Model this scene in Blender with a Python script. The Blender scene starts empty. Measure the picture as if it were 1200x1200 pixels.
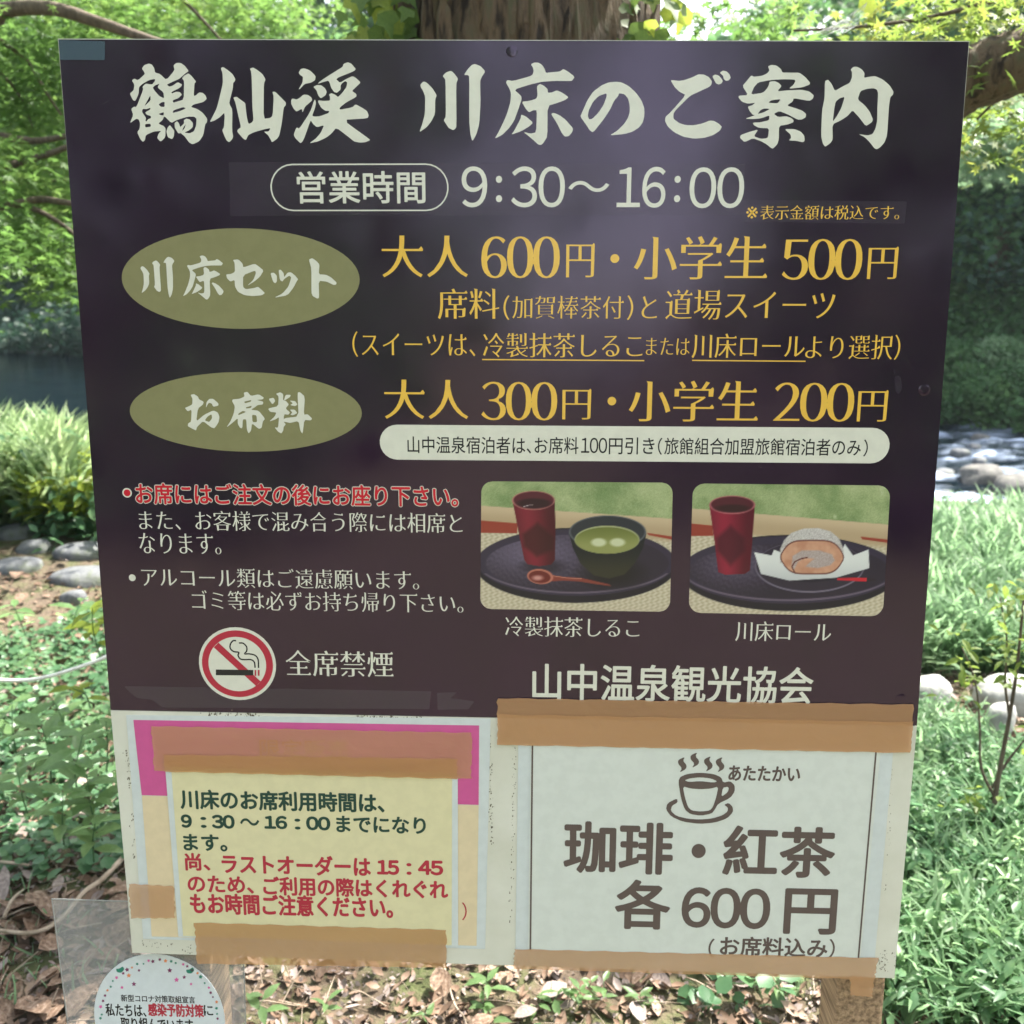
import bpy, math, random
import numpy as np
from mathutils import Matrix, Vector

random.seed(7)
rng = np.random.default_rng(11)
SC = bpy.context.scene
COL = SC.collection
R = math.radians

# ------------------------------------------------------------------ camera
PITCH = R(15.0)
CAM = Vector((0.0, 0.0, 1.45))
cd = bpy.data.cameras.new('camera')
cd.lens = 36.0
cd.sensor_width = 36.0
cd.clip_start = 0.02
cd.clip_end = 600.0
cd.dof.use_dof = True
cd.dof.focus_distance = 1.07
cd.dof.aperture_fstop = 9.5
cam = bpy.data.objects.new('camera', cd)
COL.objects.link(cam)
cam.location = CAM
cam.rotation_euler = (math.pi / 2 - PITCH, 0, 0)
SC.camera = cam

# ------------------------------------------------------------------ sky, sun, exposure
SUN_EL, SUN_AZ = R(57), R(52)          # azimuth clockwise from +Y: the sun stands behind the board, to its right
w = bpy.data.worlds.new('World')
SC.world = w
w.use_nodes = True
wn = w.node_tree
bg = wn.nodes['Background']
sky = wn.nodes.new('ShaderNodeTexSky')
sky.sky_type = 'NISHITA'
sky.sun_disc = False
sky.sun_elevation = SUN_EL
sky.sun_rotation = SUN_AZ
sky.air_density = 1.0
sky.dust_density = 3.0
sky.ozone_density = 0.6
hsv = wn.nodes.new('ShaderNodeHueSaturation')      # added desaturation, makes the blue skylight more neutral
hsv.inputs['Saturation'].default_value = 0.45
wn.links.new(sky.outputs[0], hsv.inputs['Color'])
wn.links.new(hsv.outputs[0], bg.inputs[0])
bg.inputs[1].default_value = 0.15
sd = bpy.data.lights.new('sun', 'SUN')
sd.energy = 5.0
sd.angle = R(0.53)
sd.color = (1.0, 0.95, 0.86)
so = bpy.data.objects.new('sun', sd)
COL.objects.link(so)
sdir = Vector((math.sin(SUN_AZ) * math.cos(SUN_EL), math.cos(SUN_AZ) * math.cos(SUN_EL), math.sin(SUN_EL)))
so.rotation_euler = (-sdir).to_track_quat('-Z', 'Y').to_euler()
so.location = (3, 6, 12)
SC.view_settings.view_transform = 'Standard'
SC.view_settings.look = 'None'
SC.view_settings.gamma = 1.0
SC.view_settings.exposure = 1.97
SC.render.engine = 'CYCLES'
SC.cycles.max_bounces = 8
SC.cycles.transparent_max_bounces = 12

# ------------------------------------------------------------------ helpers
def lin(c):
    out = []
    for v in c:
        v /= 255.0
        out.append(v / 12.92 if v <= 0.04045 else ((v + 0.055) / 1.055) ** 2.4)
    return tuple(out)

def tag(o, label=None, cat=None, group=None, kind=None):
    if label: o['label'] = label
    if cat: o['category'] = cat
    if group: o['group'] = group
    if kind: o['kind'] = kind
    return o

def empty(name, loc=(0, 0, 0), label=None, cat=None, group=None, mat=None):
    o = bpy.data.objects.new(name, None)
    COL.objects.link(o)
    o.empty_display_size = 0.1
    if mat is not None: o.matrix_basis = mat
    else: o.location = loc
    return tag(o, label, cat, group)

def link(name, me, mat=None, parent=None, world=None, smooth=False):
    """Link mesh me as one object; world = matrix of its coordinates (default: world)."""
    o = bpy.data.objects.new(name, me)
    COL.objects.link(o)
    if mat is not None and not me.materials: me.materials.append(mat)
    wm = world if world is not None else Matrix.Identity(4)
    if parent is not None:
        o.parent = parent
        pm = parent.matrix_basis.copy()
        if parent.parent is not None: pm = parent.parent.matrix_basis @ pm
        wm = pm.inverted() @ wm
    o.matrix_basis = wm
    if smooth:
        me.polygons.foreach_set('use_smooth', [True] * len(me.polygons))
    return o

def pymesh(name, V, F):
    me = bpy.data.meshes.new(name)
    me.from_pydata([tuple(v) for v in V], [], F)
    me.update()
    return me

def npmesh(name, V, F):
    """V (n,3); F (m,k) equal-size faces"""
    V = np.ascontiguousarray(V, dtype=np.float32); F = np.ascontiguousarray(F, dtype=np.int32)
    me = bpy.data.meshes.new(name)
    m, k = F.shape
    me.vertices.add(len(V)); me.vertices.foreach_set('co', V.ravel())
    me.loops.add(m * k); me.loops.foreach_set('vertex_index', F.ravel())
    me.polygons.add(m)
    me.polygons.foreach_set('loop_start', np.arange(0, m * k, k, dtype=np.int32))
    me.polygons.foreach_set('loop_total', np.full(m, k, dtype=np.int32))
    me.update(calc_edges=True)
    return me

def fbm(x, y, sc=1.0, oct=4, seed=0):
    r = np.random.default_rng(seed)
    out = np.zeros_like(np.asarray(x, dtype=float)); amp = 1.0; f = sc
    for _ in range(oct):
        for _ in range(3):
            a = r.uniform(0, 2 * math.pi); ph = r.uniform(0, 6.28, 2)
            u = x * math.cos(a) + y * math.sin(a); v = -x * math.sin(a) + y * math.cos(a)
            out = out + amp / 3 * np.sin(f * u + ph[0] + 1.3 * np.sin(f * 0.7 * v + ph[1]))
        amp *= 0.5; f *= 2.03
    return out

# ------------------------------------------------------------------ materials
def mat_new(name):
    m = bpy.data.materials.new(name); m.use_nodes = True
    n = m.node_tree
    return m, n, n.nodes['Principled BSDF']

def N(n, t, **kw):
    x = n.nodes.new(t)
    for k, v in kw.items(): setattr(x, k, v)
    return x

def noise_ramp(n, stops, scale, detail=5, rough=0.6, coord='Object', stretch=None, dist=0.0):
    tc = N(n, 'ShaderNodeTexCoord'); nz = N(n, 'ShaderNodeTexNoise')
    nz.inputs['Scale'].default_value = scale; nz.inputs['Detail'].default_value = detail
    nz.inputs['Roughness'].default_value = rough; nz.inputs['Distortion'].default_value = dist
    src = tc.outputs[coord]
    if stretch:
        mp = N(n, 'ShaderNodeMapping'); mp.inputs['Scale'].default_value = stretch
        n.links.new(src, mp.inputs[0]); src = mp.outputs[0]
    n.links.new(src, nz.inputs['Vector'])
    cr = N(n, 'ShaderNodeValToRGB')
    el = cr.color_ramp.elements
    while len(el) < len(stops): el.new(0.5)
    for e, (p, c) in zip(el, stops):
        e.position = p; e.color = (*c, 1)
    n.links.new(nz.outputs[0], cr.inputs[0])
    return cr, nz, src

def bump(n, b, height, strength, dist=0.01):
    bp = N(n, 'ShaderNodeBump'); bp.inputs['Strength'].default_value = strength
    bp.inputs['Distance'].default_value = dist
    n.links.new(height, bp.inputs['Height']); n.links.new(bp.outputs[0], b.inputs['Normal'])

def mat_noise(name, c1, c2, scale, rough=0.7, bmp=0.0, bdist=0.01, spec=0.4, stretch=None, lo=0.35, hi=0.65, detail=5, c3=None, dist=0.0):
    m, n, b = mat_new(name)
    stops = [(lo, c1), (hi, c2)] if c3 is None else [(lo, c1), ((lo + hi) / 2, c2), (hi, c3)]
    cr, nz, _ = noise_ramp(n, stops, scale, stretch=stretch, detail=detail, dist=dist)
    n.links.new(cr.outputs[0], b.inputs['Base Color'])
    b.inputs['Roughness'].default_value = rough
    b.inputs['Specular IOR Level'].default_value = spec
    if bmp: bump(n, b, nz.outputs[0], bmp, bdist)
    return m

def mat_ink(name, rgb, rough=0.16, wear=0.05, coat=0.0):
    """flat printed colour under a thin laminate, very slight mottling"""
    m, n, b = mat_new(name)
    c1 = tuple(v * (1 - wear) for v in rgb)
    cr, nz, src = noise_ramp(n, [(0.4, c1), (0.6, rgb)], 60, detail=3)
    n.links.new(cr.outputs[0], b.inputs['Base Color'])
    b.inputs['Roughness'].default_value = rough
    return m

def mat_leaf(name, cols, scale=3.0, trans=0.45, rough=0.5, tcol=None, coord='Object'):
    m, n, b = mat_new(name)
    k = len(cols)
    stops = [(0.3 + 0.4 * i / max(1, k - 1), c) for i, c in enumerate(cols)]
    cr, nz, _ = noise_ramp(n, stops, scale, detail=8, rough=0.75, coord=coord)
    n.links.new(cr.outputs[0], b.inputs['Base Color'])
    b.inputs['Roughness'].default_value = rough
    b.inputs['Specular IOR Level'].default_value = 0.35
    tr = N(n, 'ShaderNodeBsdfTranslucent')
    hs = N(n, 'ShaderNodeHueSaturation'); hs.inputs['Hue'].default_value = 0.492
    hs.inputs['Saturation'].default_value = 0.95; hs.inputs['Value'].default_value = 2.1
    n.links.new(cr.outputs[0], hs.inputs['Color']); n.links.new(hs.outputs[0], tr.inputs[0])
    mx = N(n, 'ShaderNodeMixShader'); mx.inputs[0].default_value = trans
    n.links.new(b.outputs[0], mx.inputs[1]); n.links.new(tr.outputs[0], mx.inputs[2])
    n.links.new(mx.outputs[0], n.nodes['Material Output'].inputs[0])
    return m
# ------------------------------------------------------------------ the board's own plane (metres; x right, y up, z towards the reader)
BS = Vector((0.99930, -0.03700, 0.0)).normalized()
BN = Vector((-0.03691, -0.99710, 0.06650)).normalized()
BT = BN.cross(BS).normalized()
BS = BT.cross(BN).normalized()
BO = Vector((-0.45385, 1.04452, 0.62486))          # lower left corner of the panel
B = Matrix(((BS.x, BT.x, BN.x, BO.x), (BS.y, BT.y, BN.y, BO.y), (BS.z, BT.z, BN.z, BO.z), (0, 0, 0, 1)))
_F = Vector((0, math.cos(PITCH), -math.sin(PITCH))); _U = Vector((0, math.sin(PITCH), math.cos(PITCH)))
def ray(px, py):
    return Vector(((px - 600) / 1200, 0, 0)) + _F + _U * (-(py - 600) / 1200)
def bd(px, py, off=0.0):
    """survey point of the photograph -> metres on the board (plane lifted by off)"""
    d = ray(px, py); o = BO + BN * off
    k = (o - CAM).dot(BN) / d.dot(BN)
    q = CAM + d * k - o
    return (q.dot(BS), q.dot(BT))
def gp(px, py, z=0.0):
    """survey point -> place on the level z"""
    d = ray(px, py); k = (z - CAM.z) / d.z
    return CAM + d * k
def at(px, py, Y):
    """survey point -> place at distance Y"""
    d = ray(px, py); return CAM + d * (Y / d.y)

# ------------------------------------------------------------------ lettering
def fill_contours(contours):
    """closed 2D contours (holes included) -> verts, faces"""
    c = bpy.data.curves.new('tmp', 'CURVE'); c.dimensions = '2D'; c.fill_mode = 'FRONT'
    for pts in contours:
        if len(pts) < 3: continue
        s = c.splines.new('POLY'); s.points.add(len(pts) - 1)
        s.points.foreach_set('co', np.column_stack([np.asarray(pts, float), np.zeros(len(pts)), np.ones(len(pts))]).ravel())
        s.use_cyclic_u = True
    o = bpy.data.objects.new('tmp', c)
    me = o.to_mesh()
    n = len(me.vertices); V = np.empty(n * 3); me.vertices.foreach_get('co', V)
    F = [tuple(p.vertices) for p in me.polygons]
    o.to_mesh_clear(); bpy.data.objects.remove(o); bpy.data.curves.remove(c)
    return V.reshape(-1, 3)[:, :2], F

_gc = {}
def glyph_contours(s):
    if s in _gc: return _gc[s]
    c = bpy.data.curves.new('tmpt', 'FONT'); c.body = s; c.size = 1.0
    o = bpy.data.objects.new('tmpt', c); COL.objects.link(o)
    dg = bpy.context.evaluated_depsgraph_get()
    cu = o.to_curve(dg)
    out = []
    for sp in cu.splines:
        if sp.type == 'BEZIER':
            bp = sp.bezier_points; k = len(bp); pts = []
            for i in range(k):
                a, b_ = bp[i], bp[(i + 1) % k]
                p0 = np.array(a.co[:2]); p1 = np.array(a.handle_right[:2]); p2 = np.array(b_.handle_left[:2]); p3 = np.array(b_.co[:2])
                L = np.linalg.norm(p3 - p0) + 1e-9
                d = (p3 - p0) / L
                dev = max(abs(d[0] * (p1 - p0)[1] - d[1] * (p1 - p0)[0]), abs(d[0] * (p2 - p0)[1] - d[1] * (p2 - p0)[0]))
                m = 1 if dev < 0.004 else (3 if dev < 0.03 else 6)
                for j in range(m):
                    t = j / m
                    pts.append((1 - t) ** 3 * p0 + 3 * t * (1 - t) ** 2 * p1 + 3 * t * t * (1 - t) * p2 + t ** 3 * p3)
        else:
            pts = [np.array(p.co[:2]) for p in sp.points]
        q = [pts[0]]
        for p in pts[1:]:
            if np.linalg.norm(p - q[-1]) > 1e-3: q.append(p)
        if np.linalg.norm(q[0] - q[-1]) < 1e-3: q.pop()
        if len(q) >= 3: out.append(np.array(q))
    o.to_curve_clear(); bpy.data.objects.remove(o); bpy.data.curves.remove(c)
    area = lambda p: 0.5 * np.sum(p[:, 0] * np.roll(p[:, 1], -1) - np.roll(p[:, 0], -1) * p[:, 1])
    if sum(area(p) for p in out) < 0: out = [p[::-1] for p in out]
    _gc[s] = out
    return out

def offset_contour(p, ax, ay):
    """push stroke edges outward by ax where they face sideways and ay where they face up or down"""
    n = len(p); e = np.roll(p, -1, 0) - p
    L = np.linalg.norm(e, axis=1) + 1e-9; e = e / L[:, None]
    nr = np.column_stack([e[:, 1], -e[:, 0]])
    d = ax * nr[:, 0] ** 2 + ay * nr[:, 1] ** 2
    out = p.copy()
    for i in range(n):
        n1, n2, d1, d2 = nr[i - 1], nr[i], d[i - 1], d[i]
        det = n1[0] * n2[1] - n1[1] * n2[0]
        if abs(det) < 0.25:
            a = n1 + n2; a = a / (np.linalg.norm(a) + 1e-9); out[i] = p[i] + a * (d1 + d2) / 2
        else:
            out[i] = p[i] + np.array([(d1 * n2[1] - d2 * n1[1]) / det, (n1[0] * d2 - n2[0] * d1) / det])
    return out

def serifs(p, o):
    """o = offset contour p; add the small triangles a Mincho face carries"""
    n = len(p); e = np.roll(p, -1, 0) - p; L = np.linalg.norm(e, axis=1) + 1e-9
    e = e / L[:, None]; nr = np.column_stack([e[:, 1], -e[:, 0]])
    res = []
    for i in range(n):
        a, b_ = i - 1, i                       # edge a ends at vertex i, edge b starts there
        x, y = o[i]
        if nr[a][0] > 0.97 and nr[b_][1] > 0.97 and L[b_] > 0.12:
            if 0.03 < L[a] < 0.085 and nr[a - 1][1] < -0.9 and L[a - 1] > 0.1:
                res += [(x + 0.012, y - 0.006), (x - 0.025, y + 0.052), (x - 0.04, y + 0.05), (x - 0.085, y)]; continue
            if L[a] > 0.15:
                res += [(x + 0.012, y + 0.004), (x - 0.012, y + 0.035), (x - 0.025, y + 0.035), (x - 0.06, y)]; continue
        if nr[a][1] > 0.97 and 0.04 < L[a] < 0.1 and nr[b_][0] < -0.97 and L[b_] > 0.18 and nr[a - 1][0] > 0.9:
            res += [(x - 0.004, y + 0.012), (x - 0.022, y + 0.018), (x, y - 0.03)]; continue
        res.append((x, y))
    return np.array(res)

def digit_run(s):
    out = []; x = 0.0
    for ch in s:
        cs = glyph_contours(chr(ord(ch) - 48 + 0xFF10))
        a = np.vstack(cs); c = (a[:, 0].min() + a[:, 0].max()) / 2
        out += [g + [x - c, 0] for g in cs]; x += 0.575
    return out

def styled(s, style, wgt=0.0):
    cs = digit_run(s) if s.isdigit() else glyph_contours(s)
    if style == 'min':
        return [serifs(c, offset_contour(c, 0.002 + wgt, -0.019 + wgt * 0.3)) for c in cs]
    if style == 'num':
        return [offset_contour(c, 0.014 + wgt, -0.022 + wgt * 0.2) for c in cs]
    return [offset_contour(c, wgt, wgt) if wgt and wgt < 0.013 else c for c in cs]

def fit(contours, box, bdf=None):
    """box = ink box in survey px (left, top, right, bottom, taken on the run's own middle); contours -> board metres"""
    bdf = bdf or bd
    xl, yt, xr, yb = box
    xc, yc = (xl + xr) / 2, (yt + yb) / 2
    l = bdf(xl, yc); r = bdf(xr, yc); t = bdf(xc, yt); b_ = bdf(xc, yb)
    cx = (l[0] + r[0]) / 2; W_ = r[0] - l[0]; H_ = t[1] - b_[1]; cy = (t[1] + b_[1]) / 2
    allp = np.vstack(contours); mn, mx = allp.min(0), allp.max(0)
    sx = W_ / max(mx[0] - mn[0], 1e-6); sy = H_ / max(mx[1] - mn[1], 1e-6)
    return [np.column_stack([(c[:, 0] - (mn[0] + mx[0]) / 2) * sx, (c[:, 1] - (mn[1] + mx[1]) / 2) * sy]) + [cx, cy] for c in contours]

def rotate(contours, ang, cx, cy):
    c_, s_ = math.cos(ang), math.sin(ang)
    return [np.column_stack([(c[:, 0] - cx) * c_ - (c[:, 1] - cy) * s_ + cx, (c[:, 0] - cx) * s_ + (c[:, 1] - cy) * c_ + cy]) for c in contours]

class Print:
    """collects flat shapes lying on the board at small heights, built as one object"""
    def __init__(self): self.V = []; self.F = []; self.z = 0
    def add(self, contours, z):
        V, F = fill_contours(contours)
        k = len(self.V)
        self.V += [(x, y, z) for x, y in V]; self.F += [tuple(i + k for i in f) for f in F]
    def build(self, name, mat, parent, label=None):
        o = link(name, pymesh(name, self.V, self.F), mat, parent, B)
        if label: o['label'] = label
        return o

def circle(px, py, rx, ry=None, n=40):
    x, y = bd(px, py); x2, _ = bd(px + rx, py); _, y2 = bd(px, py - (ry or rx))
    a = np.linspace(0, 2 * math.pi, n, endpoint=False)
    return np.column_stack([x + (x2 - x) * np.cos(a), y + (y2 - y) * np.sin(a)])
def poly(pts, smooth=0.0):
    q = np.array([bd(*p) for p in pts])
    return chaikin(q, smooth) if smooth else q
def chaikin(q, k=0.2):
    out = []
    for i in range(len(q)):
        a, b_ = q[i], q[(i + 1) % len(q)]
        out += [a * (1 - k) + b_ * k, a * k + b_ * (1 - k)]
    return np.array(out)
def capsule(l, t, r, b_, n=14):
    """stadium in survey px"""
    (x0, y0), (x1, y1) = bd(l, b_), bd(r, t)
    ra = (y1 - y0) / 2; cy = (y0 + y1) / 2
    a = np.linspace(-math.pi / 2, math.pi / 2, n)
    R_ = np.column_stack([x1 - ra + ra * np.cos(a), cy + ra * np.sin(a)])
    L_ = np.column_stack([x0 + ra - ra * np.cos(a), cy - ra * np.sin(a)])
    return np.vstack([R_, L_])
def stroke(pts, w0, w1=None, n=None):
    """outline of a line through board points with width w (m)"""
    q = np.asarray(pts, float); w1 = w0 if w1 is None else w1
    d = np.gradient(q, axis=0); d /= np.linalg.norm(d, axis=1)[:, None] + 1e-9
    nn = np.column_stack([-d[:, 1], d[:, 0]]); w_ = np.linspace(w0, w1, len(q))[:, None] / 2
    return np.vstack([q + nn * w_, (q - nn * w_)[::-1]])
def spline(pts, m=8):
    p = np.asarray(pts, float); P = np.vstack([2 * p[0] - p[1], p, 2 * p[-1] - p[-2]]); out = []
    for i in range(1, len(P) - 2):
        for j in range(m):
            t = j / m
            out.append(0.5 * ((2 * P[i]) + (-P[i - 1] + P[i + 1]) * t + (2 * P[i - 1] - 5 * P[i] + 4 * P[i + 1] - P[i + 2]) * t * t + (-P[i - 1] + 3 * P[i] - 3 * P[i + 1] + P[i + 2]) * t ** 3))
    out.append(P[-2]); return np.array(out)

# ------------------------------------------------------------------ board materials
M_core = mat_noise('board_edge', lin((205, 205, 190)), lin((185, 185, 168)), 25, rough=0.45)
M_print = mat_new('print_aubergine')[0]
def _f():
    n = M_print.node_tree; b = n.nodes['Principled BSDF']
    cr, nz, src = noise_ramp(n, [(0.35, (0.016, 0.0075, 0.019)), (0.65, (0.022, 0.0095, 0.026))], 5, detail=3)
    n.links.new(cr.outputs[0], b.inputs['Base Color'])
    r2, nz2, _ = noise_ramp(n, [(0.35, (0.07,) * 3), (0.7, (0.16,) * 3)], 14, detail=8)
    n.links.new(r2.outputs[0], b.inputs['Roughness'])
    b.inputs['Specular IOR Level'].default_value = 0.8; b.inputs['Specular Tint'].default_value = (0.95, 0.82, 1.0, 1)
    nz3 = N(n, 'ShaderNodeTexNoise'); nz3.inputs['Scale'].default_value = 7
    n.links.new(src, nz3.inputs['Vector']); bump(n, b, nz3.outputs[0], 0.06, 0.01)
_f()
M_white = mat_ink('ink_white', lin((218, 218, 204)), 0.25)
M_gold = mat_ink('ink_gold', lin((233, 188, 78)), 0.2)
M_olive = mat_ink('ink_olive', lin((134, 131, 94)), 0.2)
M_red = mat_ink('ink_red', lin((198, 26, 48)), 0.25)
M_black = mat_ink('ink_black', lin((34, 36, 40)), 0.25)
M_lower = mat_noise('panel_ivory', lin((205, 205, 190)), lin((220, 220, 208)), 9, rough=0.35)
M_cream = mat_ink('paper_cream', lin((222, 205, 170)), 0.3)
M_pink = mat_ink('paper_pink', lin((205, 88, 150)), 0.3)
M_lam = mat_ink('laminate_edge', lin((206, 214, 214)), 0.15)
M_yellow = mat_ink('paper_yellow', lin((220, 213, 172)), 0.28)
M_green = mat_ink('ink_green', lin((22, 66, 58)), 0.3)
M_crim = mat_ink('ink_crimson', lin((180, 44, 66)), 0.3)
M_brown = mat_ink('ink_umber', lin((92, 80, 78)), 0.2)
M_paper = mat_ink('paper_white', lin((212, 218, 212)), 0.14)
M_dirt = mat_noise('grime', lin((88, 82, 68)), lin((120, 112, 92)), 90, rough=0.9)

def mat_tape(name, c, alpha):
    m, n, b = mat_new(name)
    cr, nz, src = noise_ramp(n, [(0.3, tuple(v * 0.93 for v in c)), (0.7, c)], 9, detail=3, stretch=(0.5, 3, 1))
    n.links.new(cr.outputs[0], b.inputs['Base Color'])
    b.inputs['Roughness'].default_value = 0.24
    b.inputs['Alpha'].default_value = alpha
    nzw = N(n, 'ShaderNodeTexNoise'); nzw.inputs['Scale'].default_value = 22; nzw.inputs['Detail'].default_value = 4; nzw.inputs['Distortion'].default_value = 1.6
    tcw = N(n, 'ShaderNodeTexCoord'); n.links.new(tcw.outputs['Object'], nzw.inputs['Vector'])
    bump(n, b, nzw.outputs[0], 0.3, 0.004)
    return m
M_tape = mat_tape('tape_kraft', lin((206, 158, 114)), 0.56)
M_tape2 = mat_tape('tape_kraft_double', lin((200, 150, 98)), 0.62)
M_wood = mat_noise('weathered_wood', lin((110, 90, 70)), lin((178, 150, 120)), 18, rough=0.85, bmp=0.5, bdist=0.004, stretch=(9, 9, 0.6))

# ------------------------------------------------------------------ information board
board = empty('information_board', (0.0, 1.06, 0.0), 'large dark purple information board with white lettering on two wooden posts', 'sign')
PW, PH = 0.8975, 0.9185 * 1.0
c_tl, c_tr, c_br, c_bl = bd(67.3, 45), bd(1136.5, 48), bd(1048.5, 1147), bd(154.5, 1117)
def slab(corners, z0, z1):
    V = [(x, y, z0) for x, y in corners] + [(x, y, z1) for x, y in corners]
    F = [(3, 2, 1, 0), (4, 5, 6, 7)] + [(i, (i + 1) % 4, 4 + (i + 1) % 4, 4 + i) for i in range(4)]
    return V, F
V, F = slab([c_bl, c_br, c_tr, c_tl], -0.0065, -0.0008)
link('panel', pymesh('panel', V, F), M_core, board, B)
V, F = slab([bd(155.5, 1116.5), bd(1048, 1146.3), bd(1074.5, 851.0), bd(129.6, 832.5)], -0.0008, 0.0)
link('lower_panel', pymesh('lower_panel', V, F), M_lower, board, B)['label'] = 'ivory white strip under the dark print'
V, F = slab([bd(129.6, 832.0), bd(1074.5, 850.5), bd(1135.4, 49.0), bd(68.4, 46.2)], -0.0008, 0.0)
link('printed_sheet', pymesh('printed_sheet', V, F), M_print, board, B)['label'] = 'glossy dark purple printed sheet'

Z = 0.00012
def letter(runs, mat, z=Z, style='min', wgt=0.0, label=None, parent=None, rot=0.0, name='lettering'):
    """runs: list of (string, (l,t,r,b)[, style, wgt])"""
    P = Print()
    for rr in runs:
        s, box = rr[0], rr[1]
        st = rr[2] if len(rr) > 2 else style; wg = rr[3] if len(rr) > 3 else wgt
        cs = fit(styled(s, st, wg), box)
        if rot:
            cx, cy = bd((box[0] + box[2]) / 2, (box[1] + box[3]) / 2); cs = rotate(cs, rot, cx, cy)
        if st == 'got' and wg >= 0.013:            # heavy weights: the face laid down several times, each a hair apart
            em = (bd(box[0], box[1])[1] - bd(box[0], box[3])[1]) / 0.9
            if s.isdigit(): em *= 1.2
            kk = 8
            for i in range(kk):
                a = 6.2832 * i / kk
                P.add([c + [wg * em * math.cos(a), wg * em * math.sin(a)] for c in cs], z - 1.2e-5 * (i + 1))
        P.add(cs, z)
    return P.build(name, mat, parent or board, label)

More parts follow.
